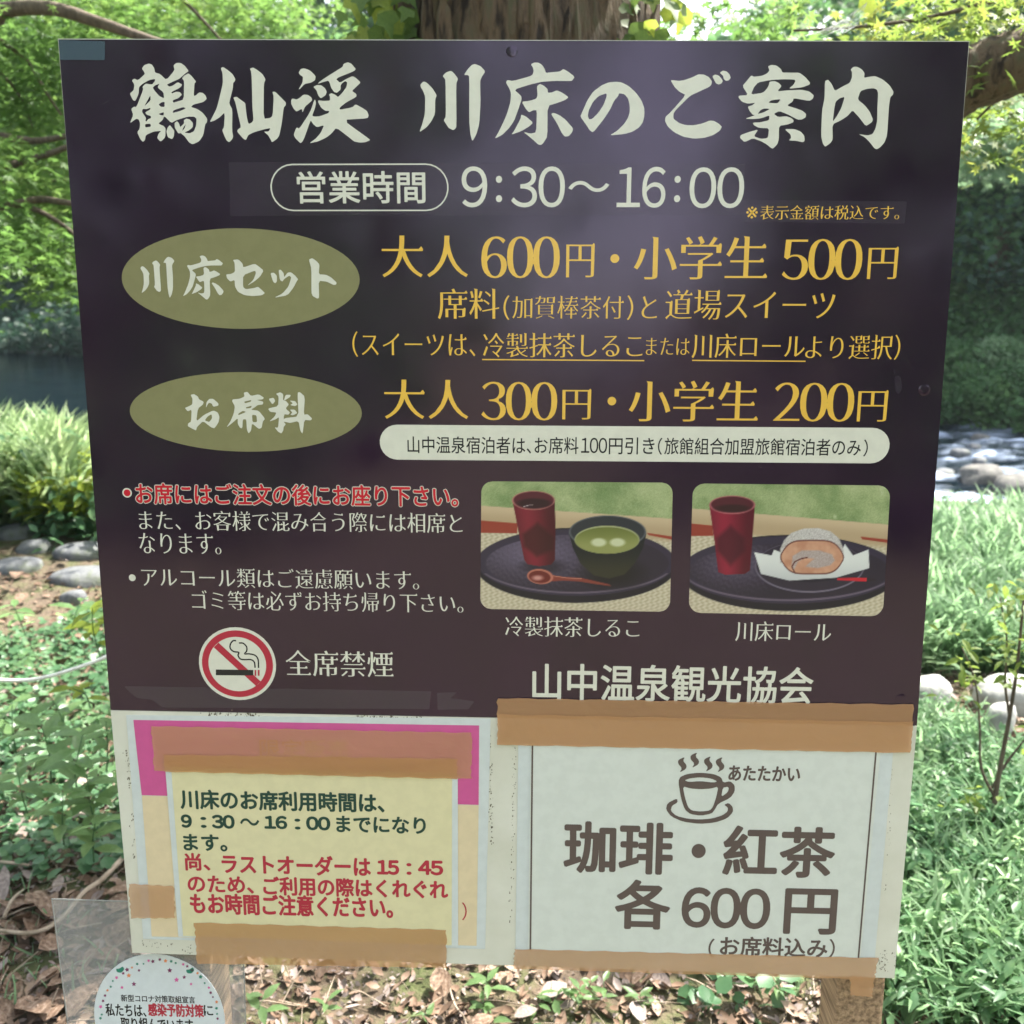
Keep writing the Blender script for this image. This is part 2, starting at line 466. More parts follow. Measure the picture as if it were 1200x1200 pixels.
# brush-written characters, drawn as contours (12 units per survey px)
BR = {
'tsuru': [[(255,125),(290,75),(350,55),(395,65),(430,120),(440,180),(510,200),(600,285),(715,150),(700,80),(740,45),(800,45),(860,85),(915,160),(870,190),(820,235),(780,270),(700,305),(605,350),(640,378),(690,365),(760,315),(825,350),(790,395),(670,455),(675,475),(740,450),(790,455),(820,490),(770,540),(690,570),(695,605),(750,590),(845,560),(850,300),(820,260),(850,225),(910,190),(960,235),(1020,310),(995,330),(985,510),(1010,505),(1060,460),(1110,465),(1150,500),(1168,550),(1120,595),(980,630),(945,665),(1030,690),(1110,745),(1175,830),(1170,880),(1145,910),(1120,1060),(1060,1150),(970,1190),(920,1165),(860,1080),(800,1030),(770,1038),(720,960),(715,890),(750,865),(775,890),(795,950),(850,895),(845,850),(880,828),(930,840),(975,890),(970,950),(925,990),(850,1025),(930,1035),(990,1005),(1020,920),(1025,830),(990,800),(900,800),(740,850),(670,890),(570,790),(545,850),(490,895),(510,910),(560,930),(590,965),(585,1090),(520,1155),(470,1100),(490,1040),(530,1000),(420,1010),(310,1060),(300,1130),(270,1155),(235,1120),(190,1020),(225,970),(230,890),(210,840),(175,830),(85,895),(135,780),(105,690),(145,660),(180,665),(275,420),(265,380),(310,335),(400,350),(440,300),(440,270),(360,285),(270,335),(215,385),(210,480),(165,580),(130,570),(85,475),(140,430),(150,350),(115,290),(150,265),(200,290),(300,200),(280,160)],
  [(650,920),(690,970),(712,1000),(705,1080),(680,1118),(620,1090),(600,1010),(620,950)],
  [(410,390),(440,360),(505,335),(475,390),(560,460),(568,545),(500,510),(430,430)],
  [(490,630),(530,600),(576,592),(576,665),(520,660)], [(490,762),(566,735),(562,785),(520,780)],
  [(375,500),(380,570),(290,655),(320,600)],
  [(255,730),(270,690),(320,695),(375,675),(375,700),(300,740),(325,775),(380,790),(385,820),(340,840),(320,870),(305,860),(315,820)],
  [(300,905),(375,900),(385,940),(305,955)], [(685,750),(700,710),(840,665),(875,685),(800,720)], [(872,905),(860,960),(820,1005),(840,950)]],
'sen': [[(225,120),(255,100),(330,150),(390,200),(430,270),(425,300),(400,325),(395,400),(345,600),(355,640),(388,700),(385,1000),(400,1080),(385,1120),(345,1160),(310,1140),(275,1070),(245,990),(270,950),(280,800),(275,745),(210,810),(130,860),(70,875),(100,820),(170,680),(215,500),(255,330),(250,190)],
  [(400,530),(450,520),(500,560),(570,610),(575,670),(590,800),(615,905),(660,885),(685,850),(670,670),(660,250),(650,160),(635,125),(680,110),(740,145),(810,200),(855,275),(835,330),(830,400),(828,830),(920,820),(955,785),(970,520),(950,450),(990,450),(1060,520),(1140,600),(1140,640),(1110,670),(1085,880),(1050,1060),(1020,1110),(945,1162),(925,1120),(890,1060),(830,1010),(900,1010),(925,960),(830,980),(690,1020),(610,1060),(580,1130),(540,1110),(455,1010),(465,980),(510,950),(470,780),(430,600)]],
'kei': [[(180,180),(210,130),(260,120),(340,150),(420,230),(410,290),(350,325),(265,340),(195,415),(180,415),(235,320),(240,240),(200,215)],
  [(75,570),(90,545),(150,560),(190,540),(250,490),(310,495),(360,530),(370,570),(340,600),(270,660),(235,745),(225,690),(150,730),(110,690),(75,620)],
  [(385,380),(440,355),(500,360),(550,400),(575,450),(560,500),(490,545),(455,500),(430,430)],
  [(410,560),(425,600),(410,680),(370,790),(410,800),(480,795),(600,750),(610,720),(560,720),(500,680),(455,600),(455,570),(540,580),(620,575),(620,520),(605,490),(640,470),(690,490),(735,525),(790,470),(850,390),(865,320),(835,300),(790,330),(770,360),(770,420),(720,465),(680,455),(640,400),(610,310),(590,295),(440,340),(500,290),(630,205),(800,100),(810,60),(870,35),(920,55),(985,130),(960,160),(700,265),(760,325),(850,270),(940,230),(990,260),(1055,320),(990,380),(930,440),(990,480),(995,520),(850,600),(760,670),(755,705),(935,670),(980,625),(1080,680),(1140,720),(1165,780),(1150,825),(800,845),(1180,1120),(1180,1135),(1120,1160),(1040,1165),(960,1150),(900,1100),(710,955),(640,1040),(560,1100),(450,1150),(330,1175),(420,1110),(490,1030),(540,920),(435,950),(380,900),(350,850),(310,960),(260,1100),(235,1150),(205,1175),(130,1100),(110,1050),(150,950),(190,970),(340,740),(400,570)]],
'kawa': [[(90,350),(135,305),(180,320),(260,400),(322,500),(300,560),(298,760),(250,860),(180,950),(75,1022),(120,900),(155,760),(160,520),(130,440),(100,390)],
  [(405,230),(450,180),(520,155),(560,185),(622,265),(595,340),(600,940),(580,975),(550,990),(490,960),(450,900),(420,850),(450,800),(445,290),(430,260)],
  [(705,215),(760,130),(820,70),(860,60),(940,90),(1005,165),(950,250),(932,300),(938,600),(920,900),(880,1050),(822,1150),(795,1050),(778,850),(780,240),(760,215)]],
'yuka': [[(565,65),(610,40),(670,40),(720,70),(760,130),(775,185),(870,175),(975,165),(1020,130),(1080,160),(1182,240),(1150,290),(1130,300),(900,298),(720,310),(550,350),(330,420),(430,510),(435,560),(385,710),(330,860),(260,960),(160,1060),(55,1112),(110,1020),(220,790),(280,590),(285,470),(265,410),(215,320),(235,285),(310,300),(550,235),(590,210),(605,160),(595,110)],
  [(650,375),(690,340),(740,360),(800,410),(805,465),(860,460),(930,430),(1000,460),(1095,525),(1060,560),(960,600),(800,650),(798,1080),(735,1180),(700,1200),(665,1190),(590,1120),(455,1012),(560,1040),(640,1020),(650,710),(600,710),(540,740),(500,700),(435,590),(540,580),(640,550),(660,500)],
  [(430,770),(500,800),(598,885),(540,940),(430,1005),(290,1055),(330,1000),(420,830)],
  [(850,765),(880,745),(960,775),(1050,840),(1160,965),(1145,1020),(1100,1075),(1040,1080),(1000,1030),(930,890)]],
'no': [[(620,250),(700,258),(800,310),(900,400),(980,510),(1020,620),(1022,720),(1000,820),(950,890),(860,950),(740,985),(530,1005),(640,940),(740,840),(790,760),(815,680),(815,580),(790,480),(740,425),(665,410),(655,450),(600,510),(540,640),(440,790),(300,965),(250,930),(200,850),(120,740),(150,670),(220,510),(300,390),(420,300),(520,258)],
  [(490,410),(490,460),(450,570),(380,680),(290,770),(245,780),(225,730),(240,650),(300,530),(380,450)]],
'go': [[(250,230),(290,228),(370,238),(450,225),(560,185),(640,145),(720,148),(790,185),(830,240),(825,290),(790,325),(700,365),(540,440),(500,470),(320,650),(290,700),(290,770),(370,830),(460,860),(580,862),(700,835),(800,795),(860,800),(930,840),(972,885),(940,940),(850,1000),(720,1040),(580,1050),(430,1025),(300,960),(210,880),(170,800),(180,740),(250,680),(465,435),(380,395),(310,330)],
  [(835,170),(880,148),(930,165),(965,205),(985,240),(965,275),(925,290),(885,270)], [(940,125),(985,92),(1040,105),(1080,145),(1095,195),(1070,230),(1030,238),(1000,215),(985,160)]],
'an': [[(480,30),(530,12),(600,22),(660,70),(682,120),(800,122),(920,122),(1000,180),(1070,260),(1065,290),(960,330),(770,348),(840,290),(865,240),(850,218),(680,215),(500,228),(340,260),(280,330),(240,430),(410,405),(470,340),(495,290),(500,250),(570,240),(630,265),(672,310),(610,385),(760,370),(950,362),(1060,385),(1125,440),(1110,490),(1060,520),(840,480),(830,525),(745,585),(860,620),(960,655),(1015,700),(1010,750),(960,780),(900,785),(760,710),(640,662),(560,700),(620,745),(740,735),(810,760),(840,790),(835,820),(760,850),(635,870),(632,1060),(610,1130),(550,1190),(520,1180),(460,1130),(370,1080),(265,1045),(150,1100),(85,1040),(95,1000),(200,960),(345,920),(280,1015),(370,1050),(440,1050),(480,1030),(495,905),(350,898),(280,860),(265,825),(370,820),(495,790),(500,722),(380,765),(260,775),(155,770),(300,720),(265,715),(220,660),(195,600),(260,580),(300,545),(200,560),(110,530),(65,470),(70,445),(200,438),(120,310),(170,250),(245,160),(280,180),(400,165),(470,130),(500,90)],
  [(480,545),(530,508),(660,495),(615,555)], [(330,705),(380,645),(430,625),(510,630),(420,680)],
  [(710,915),(850,915),(940,950),(990,1010),(995,1080),(970,1102),(880,1080),(770,1075),(805,1040),(795,990)]],
'nai': [[(140,240),(185,220),(235,280),(280,380),(390,315),(490,265),(520,190),(520,110),(500,80),(540,40),(590,38),(660,75),(698,130),(690,195),(760,180),(845,170),(950,215),(1050,300),(1105,390),(1095,435),(1060,465),(1040,600),(1015,1000),(980,1100),(920,1170),(870,1200),(835,1185),(770,1100),(700,1030),(610,985),(740,1005),(810,985),(850,910),(875,800),(878,600),(888,410),(870,360),(820,340),(730,350),(640,380),(600,500),(700,580),(770,670),(815,780),(800,820),(715,875),(620,750),(528,650),(460,730),(370,790),(245,850),(250,1060),(220,1110),(145,1165),(110,1120),(85,1010),(100,650),(135,480)],
  [(420,460),(370,620),(310,730),(250,815),(270,640),(290,530),(350,480)]],
}
def brush(P, key, ox, oy, sc=12.0, z=Z, sy=None):
    cs = [poly([(ox + x / sc, oy + y / (sy or sc)) for x, y in c], 0.16) for c in BR[key]]
    P.add(cs, z)
P = Print()
for k, ox, oy in (('tsuru', 145, 70), ('sen', 240, 70), ('kei', 335, 70), ('kawa', 485, 70), ('yuka', 575, 70), ('no', 670, 75), ('go', 765, 75), ('an', 860, 75), ('nai', 955, 75)):
    P = Print(); brush(P, k, ox, oy); P.build('title_character', M_white, board, 'large white brush-written title character')

# hours line
P = Print()
P.add([capsule(318, 191.5, 525.5, 247.5), capsule(319.6, 193.1, 523.9, 245.9)], Z)
P.build('outline', M_white, board, 'thin white rounded outline round the opening-hours word')
letter([('営業時間', (348.5, 201, 498, 238), 'got', 0.0131), ('9', (541, 195, 571, 243)), (':', (581, 206, 588.5, 237)), ('30', (599, 195, 662, 243)),
        ('～', (666, 212, 714, 225)), ('16', (723, 195.5, 780, 243.5)), (':', (790, 206, 797.5, 237)), ('00', (808, 196, 872, 244))], M_white, style='got', wgt=0.004, label='white opening hours 9:30～16:00')
letter([('※', (874.5, 242, 888, 256), 'got', 0.0), ('表示金額は税込です。', (891, 240.5, 1054, 257.5))], M_gold, wgt=0.004, label='small gold tax note')
# gold price lines
letter([('大人', (447.5, 276, 548.3, 325), 'min', 0.012), ('600', (564, 277, 656, 326), 'num'), ('円', (663.5, 285, 696.7, 325)),
        ('小学生', (743, 276.5, 900, 327.5), 'min', 0.012), ('500', (917, 280, 1010.5, 328), 'num'), ('円', (1017, 289, 1052, 327))], M_gold, wgt=0.006, label='gold price line 大人 600円・小学生 500円')
letter([('席料', (513, 338, 585, 374)), ('（', (590, 346, 597, 375)), ('加賀棒茶付', (600.5, 346.5, 731, 373.5), 'min', 0.0), ('）', (735, 346, 742, 375)),
        ('と', (752, 347, 770, 373)), ('道場スイーツ', (780, 339.5, 978.5, 375))], M_gold, wgt=0.006, label='gold line about the seat and sweets')
letter([('（スイーツは、', (413, 388.5, 557, 418.5), 'min', 0.003), ('冷製抹茶しるこ', (566, 390, 753, 419)), ('または', (757, 396, 808, 416), 'min', 0.0),
        ('川床ロール', (811, 391, 943, 420)), ('より選択）', (944, 392, 1055, 421.5), 'min', 0.003)], M_gold, wgt=0.006, label='gold line naming the two sweets to choose from')
letter([('大人', (450.5, 445, 548.7, 491), 'min', 0.012), ('300', (564, 447.5, 653, 492.5), 'num'), ('円', (659, 455.5, 692.7, 491.5)),
        ('小学生', (737, 446, 889, 494), 'min', 0.012), ('200', (907, 448.5, 1001, 494), 'num'), ('円', (1005, 457, 1040, 494))], M_gold, wgt=0.006, label='gold price line 大人 300円・小学生 200円')
P = Print(); P.add([circle(720.5, 303, 5.2)], Z); P.add([circle(717, 470, 5)], Z)
for x0, y0, x1, y1 in ((565, 421.3, 755, 422.6), (811, 422.3, 944, 423.4)):
    P.add([poly([(x0, y0 - 0.7), (x1, y1 - 0.7), (x1, y1 + 0.7), (x0, y0 + 0.7)])], Z)
P.build('lettering', M_gold, board, 'gold middle dots and underlines')
# ovals
def oval(cx, cy, rx, ry, label):
    P = Print(); P.add([circle(cx, cy, rx, ry, 72)], 0.00006)
    P.build('oval', M_olive, board, label)
oval(281.5, 327, 140, 59.5, 'upper olive green oval')
oval(287.5, 483, 136.5, 47, 'lower olive green oval')
P = Print()
def fitbrush(P, key, box, z=0.00018):
    cs = [chaikin(np.array([(x, -y) for x, y in c], float), 0.16) for c in BR[key]]
    P.add(fit(cs, box), z)
fitbrush(P, 'kawa', (165, 301, 205.3, 348.5)); fitbrush(P, 'yuka', (213.5, 299.5, 262, 351))
SE = [(265,321.5),(271,321),(275.5,318.5),(275,308),(273,304.5),(279.5,304),(284.5,309),(285,313.5),(298.5,309),(303,312),(309,317),(305,324),(298,330),(289.5,335),(297,328),(300,320),(299,317),(285,322.5),(284.8,336),(288,339),(298,337.5),(302.5,336),(307,340),(310.5,343.5),(307,346),(297,347),(287,346),(279,342),(275.5,336),(275,328),(270,330),(266,326)]
TU1 = [(317,320),(321,319.5),(324.5,323),(324.5,330),(322.5,332),(320,330)]
TU2 = [(326.5,316.5),(329,316),(332.5,320),(333,325),(337,319.5),(341,319),(346,323),(349.5,327.5),(348,329),(344,337),(337,346),(321,349),(331,344),(338,336),(341.5,325),(339,323),(333,327),(331,330),(328,328)]
TO = [(362,304),(366,302.5),(371,306),(374.5,310),(373.5,321.5),(382,322),(388,325),(394.5,331),(394,333.5),(391,334),(383,330),(373.5,329),(374,349),(372,350),(366.5,347),(365,343),(365,315)]
for c in (SE, TU1, TU2, TO): P.add([poly(c, 0.16)], 0.00018)
P.build('lettering', M_white, board, 'white brush lettering 川床セット on the upper oval')
P = Print()
def oseki(cs, ox=210.0, oy=450.0, sc=7.5): P.add([poly([(ox + x / sc, oy + y / sc) for x, y in c], 0.16) for c in cs], 0.00018)
oseki([[(100,95),(130,88),(165,110),(175,135),(215,155),(210,180),(165,215),(150,330),(220,270),(300,232),(340,250),(355,290),(345,340),(310,390),(280,380),(210,325),(155,380),(150,408),(120,395),(75,370),(80,345),(105,330),(110,225),(75,240),(50,210),(75,200),(115,180),(118,130)], [(285,265),(290,300),(265,335),(225,320),(250,285)], [(235,210),(240,160),(265,130),(300,130),(345,170),(345,190),(300,200),(285,170),(260,165),(245,190)]])
oseki([[(568,75),(600,68),(630,105),(700,90),(745,120),(735,135),(680,140),(740,155),(735,180),(690,185),(665,205),(630,225),(700,235),(755,305),(735,330),(725,385),(700,395),(640,345),(632,410),(610,435),(595,400),(590,310),(560,310),(555,390),(535,385),(515,350),(515,300),(470,340),(415,382),(450,330),(480,260),(490,195),(465,150),(470,135),(530,130),(575,110)], [(570,155),(635,140),(630,155),(580,170)], [(585,205),(640,190),(630,210),(590,215)], [(640,270),(680,275),(685,335),(645,335)], [(520,260),(560,235),(590,245),(520,275)]])
oseki([[(850,85),(890,72),(915,90),(912,140),(940,150),(965,180),(935,215),(975,250),(960,270),(920,265),(918,400),(900,435),(870,420),(838,380),(870,385),(878,290),(850,310),(790,330),(840,285),(855,250),(800,245),(780,215),(870,195),(875,110)], [(785,130),(830,120),(845,150),(820,180)], [(935,95),(980,95),(975,115),(920,148)], [(970,145),(1020,150),(1040,180),(1020,195),(975,185),(1000,170)], [(972,225),(1015,225),(1040,255),(1000,275),(977,270),(995,250)], [(1040,75),(1060,70),(1105,110),(1095,270),(1130,265),(1170,305),(1155,320),(1100,315),(1085,440),(1065,410),(1050,325),(960,345),(940,360),(915,325),(925,300),(1050,285)]])
P.build('lettering', M_white, board, 'white brush lettering お席料 on the lower oval')
# white pill and its text
P = Print()
q = capsule(445.5, 501.5, 1044, 538.5); P.add([q], 0.00006)
P.build('text_band', M_white, board, 'long white rounded band under the second price')
letter([('山中温泉宿泊者は、', (477.5, 511.5, 622.5, 531.5)), ('お席料', (626.5, 512, 678, 532)), ('100', (681, 513, 711.5, 531)), ('円引き', (713.5, 512.5, 767, 532.5)), ('（', (771, 513, 776, 533)), ('旅館組合加盟旅館宿泊者のみ', (778.5, 513.5, 1009, 533.5)), ('）', (1012, 515, 1017, 535))],
       M_black, z=0.00014, style='got', wgt=0.006, label='black small print on the white band')
# rules on the left
S1 = 'お席にはご注文の後にお座り下さい。'
letter([(S1, (159.5, 568, 536.5, 592))], M_white, z=0.00016, style='got', wgt=0.052, label='white halo round the red rule')
letter([(S1, (159.5, 568, 536.5, 592))], M_red, z=0.0003, style='got', wgt=0.02, label='red rule about ordering before sitting')
P = Print(); P.add([circle(149, 577.5, 5.6)], 0.00008); P.add([circle(155, 677, 4)], 0.00008); P.build('bullet_dot', M_white, board)
P = Print(); P.add([circle(149, 577.5, 4)], 0.00016); P.build('bullet_dot', M_red, board, 'red bullet dot')
letter([('また、お客様で混み合う際には相席と', (163, 599.5, 542, 623)), ('なります。', (163, 625, 259, 649)),
        ('アルコール類はご遠慮願います。', (166, 666.5, 491, 689.5)), ('ゴミ等は必ずお持ち帰り下さい。', (225, 693.5, 543, 716.5))], M_white, wgt=0.003, label='white house rules, four lines')
letter([('全席禁煙', (335, 762.5, 461, 793))], M_white, wgt=0.008, label='white words beside the no-smoking mark')
letter([('冷製抹茶しるこ', (592, 723, 749.5, 746.5))], M_white, wgt=0.006, label='white caption under the matcha photo')
letter([('川床ロール', (862, 728.5, 974, 752))], M_white, wgt=0.006, label='white caption under the roll cake photo')
letter([('山中温泉観光協会', (624.5, 780, 952.5, 822.5))], M_white, style='got', wgt=0.0135, label='bold white name of the tourist association')

# no-smoking mark: 10 units per survey px, origin (220,720)
def ns(pts): return [(220 + x / 10, 720 + y / 10) for x, y in pts]
P = Print(); P.add([circle(278.3, 778, 45.2, 43)], 0.00006); P.build('no_smoking_mark', M_white, board, 'white disc of the no-smoking mark')
P = Print()
P.add([circle(278.3, 778, 41.6, 39.3, 60), circle(278.1, 778.3, 33.8, 32, 60)], 0.00012)
P.add([poly(ns([(305,385),(360,330),(855,785),(800,838)]))], 0.00014)
P.add([poly(ns([(785,650),(803,650),(803,718),(785,718)]))], 0.00022); P.add([poly(ns([(822,650),(842,650),(842,718),(822,718)]))], 0.00022)
P.build('no_smoking_mark', M_crim, board, 'crimson ring and slash')
P = Print(); P.add([poly(ns([(330,645),(768,650),(768,715),(330,712)]))], 0.00018)
for c in ([(568,308),(530,310),(500,350),(500,400),(540,435),(598,445),(590,480),(615,520),(660,530),(740,530),(780,560),(790,625)],
          [(600,335),(650,338),(690,380),(690,430),(668,462),(720,462),(790,480),(825,530),(830,628)]):
    P.add([stroke(spline([bd(*p) for p in ns(c)], 5), 0.00165)], 0.0001)
P.build('no_smoking_mark', M_black, board, 'black cigarette and smoke')
# ------------------------------------------------------------------ the two photographs printed on the board (flat print: a picture in vertex colour)
M_photo, _n, _b = mat_new('photo_print')
_a = N(_n, 'ShaderNodeVertexColor'); _a.layer_name = 'ink'
_n.links.new(_a.outputs[0], _b.inputs['Base Color']); _b.inputs['Roughness'].default_value = 0.2

def smooth01(x): x = np.clip(x, 0, 1); return x * x * (3 - 2 * x)
class Paint:
    def __init__(self, X, Y): self.X, self.Y = X, Y; self.C = np.zeros(X.shape + (3,))
    def put(self, mask, col):
        col = np.asarray(col, float)
        if col.ndim == 1: col = col[None, None, :]
        m = np.clip(mask, 0, 1)[..., None]; self.C = self.C * (1 - m) + col * m
    def ell(self, cx, cy, rx, ry, soft=4.0, rot=0.0):
        dx, dy = self.X - cx, self.Y - cy; c, s = math.cos(rot), math.sin(rot)
        u, v = (dx * c + dy * s) / rx, (-dx * s + dy * c) / ry
        r = np.sqrt(u * u + v * v); return np.clip((1 - r) * min(rx, ry) / soft + 0.5, 0, 1)
    def band(self, fy0, fy1, soft=3.0):
        return np.clip((self.Y - fy0) / soft + .5, 0, 1) * np.clip((fy1 - self.Y) / soft + .5, 0, 1)
    def pol(self, pts, soft=3.0):
        d = None; n = len(pts); ins = np.zeros(self.X.shape, bool); dist = np.full(self.X.shape, 1e9)
        for i in range(n):
            (x0, y0), (x1, y1) = pts[i], pts[(i + 1) % n]
            c = ((y0 > self.Y) != (y1 > self.Y)) & (self.X < (x1 - x0) * (self.Y - y0) / ((y1 - y0) or 1e-9) + x0); ins ^= c
            L2 = (x1 - x0) ** 2 + (y1 - y0) ** 2 + 1e-9
            t = np.clip(((self.X - x0) * (x1 - x0) + (self.Y - y0) * (y1 - y0)) / L2, 0, 1)
            dist = np.minimum(dist, np.hypot(self.X - x0 - t * (x1 - x0), self.Y - y0 - t * (y1 - y0)))
        return np.clip(np.where(ins, dist, -dist) / soft + 0.5, 0, 1)
    def line(self, pts, w, soft=3.0):
        dist = np.full(self.X.shape, 1e9)
        for (x0, y0), (x1, y1) in zip(pts[:-1], pts[1:]):
            L2 = (x1 - x0) ** 2 + (y1 - y0) ** 2 + 1e-9
            t = np.clip(((self.X - x0) * (x1 - x0) + (self.Y - y0) * (y1 - y0)) / L2, 0, 1)
            dist = np.minimum(dist, np.hypot(self.X - x0 - t * (x1 - x0), self.Y - y0 - t * (y1 - y0)))
        return np.clip((w / 2 - dist) / soft + 0.5, 0, 1)

def mixc(a, b, t): t = np.asarray(t)[..., None]; return np.asarray(a, float) * (1 - t) + np.asarray(b, float) * t
def scene_back(p, rail0, rail1, red, seed):
    X, Y = p.X, p.Y
    g = fbm(X, Y, 0.012, 4, seed); g2 = fbm(X, Y, 0.035, 3, seed + 1)
    p.put(np.ones_like(X), mixc((112, 138, 84), (172, 184, 132), smooth01(0.5 + 0.35 * g + 0.12 * g2)))
    p.put(smooth01((g2 - 0.9) * 2) * 0.5, (206, 214, 176))
    p.put(np.ones_like(X) * .12, mixc((60, 60, 50), (220, 220, 200), rng.uniform(0, 1, X.shape)))
    y0 = rail0[0] + (X - 50) * (rail0[1] - rail0[0]) / 1100; y1 = rail1[0] + (X - 50) * (rail1[1] - rail1[0]) / 1100
    p.put(p.band(y0, y1 + 800), mixc((196, 174, 142), (178, 156, 124), smooth01((Y - y0) / (y1 - y0))))
    w1 = np.sin(X * 0.20 + 1.6 * np.abs((Y * 0.055) % 2 - 1) * 2); w2 = np.sin(Y * 0.34 + 0.1 * X)
    p.put(np.clip((Y - y1 - 30) / 30, 0, 1), mixc((176, 164, 138), (206, 196, 172), smooth01(0.5 + 0.3 * w1 + 0.25 * w2)))
    for pts in red: p.put(p.pol(pts, 5), (146, 62, 50))
def matcha(p):
    X, Y = p.X, p.Y
    scene_back(p, (165, 240), (250, 325), [[(0, 248), (230, 266), (230, 325), (0, 322)], [(990, 322), (1200, 352), (1200, 375), (1000, 335)]], 3)
    p.put(p.ell(575, 512, 590, 220), (34, 32, 42)); p.put(p.ell(575, 495, 582, 196), (54, 48, 66)); 
    fl = mixc((48, 42, 56), (104, 94, 116), smooth01(0.9 - np.hypot((X - 330) / 700, (Y - 430) / 300) + 0.1 * fbm(X, Y, 0.2, 2, 5)))
    p.put(p.ell(582, 500, 535, 168), fl)
    p.put(np.clip(p.ell(575, 488, 583, 190) - p.ell(575, 483, 580, 184), 0, 1) * (Y > 560) * 0.5, (150, 132, 150))
    p.put(p.ell(380, 520, 120, 40, 30) * 0.6, (30, 26, 36)); p.put(p.ell(790, 560, 170, 80, 70) * 0.8, (28, 28, 32))
    t = np.clip((X - 205 - (Y - 130) * 0.18) / (250 - (Y - 130) * 0.16), 0, 1)
    cup = p.pol([(203, 132), (450, 132), (456, 300), (452, 480), (430, 508), (360, 518), (290, 505), (272, 480), (235, 300)], 4)
    body = mixc((78, 24, 36), (124, 36, 52), smooth01(1 - np.abs(t - 0.3) * 1.7)); body = mixc(body, (70, 22, 34), smooth01((t - 0.72) * 3.2))
    p.put(cup, body); p.put(p.pol([(350, 262), (448, 350), (440, 420), (345, 462), (270, 400), (262, 330)], 26) * 0.7, (52, 24, 30))
    p.put(p.ell(326, 132, 126, 56), (176, 112, 108)); p.put(p.ell(327, 130, 118, 50), (84, 34, 46)); p.put(p.ell(330, 150, 100, 30, 12), (48, 26, 34))
    p.put(p.line([(270, 168), (300, 160), (322, 160)], 4), (190, 176, 180))
    p.put(p.ell(762, 330, 222, 100), (38, 42, 48)); p.put(p.pol([(536, 330), (986, 330), (968, 410), (920, 500), (860, 566), (770, 590), (680, 572), (600, 500), (556, 410)], 5), mixc((30, 34, 38), (52, 52, 42), smooth01((Y - 400) / 160)))
    p.put(p.ell(760, 318, 226, 98), (86, 90, 96)); p.put(p.ell(760, 316, 216, 90), (48, 52, 58))
    p.put(p.ell(757, 362, 190, 82), (168, 172, 128)); p.put(p.ell(757, 366, 186, 78), mixc((106, 114, 58), (142, 146, 88), smooth01((Y - 290) / 120)))
    for c in (708, 818): p.put(p.ell(c, 378, 44, 24, 12), (198, 202, 164))
    p.put(p.pol([(430, 570), (520, 582), (605, 586), (770, 624), (782, 634), (690, 622), (590, 606), (500, 602), (425, 606)], 4), (132, 62, 54))
    p.put(p.line([(440, 574), (520, 586), (605, 590)], 5), (186, 120, 104))
    p.put(p.ell(365, 578, 77, 44, 4, 0.1), (182, 112, 96)); p.put(p.ell(362, 580, 64, 36, 4, 0.1), (104, 42, 40)); p.put(p.ell(350, 586, 30, 14, 14), (196, 140, 132))
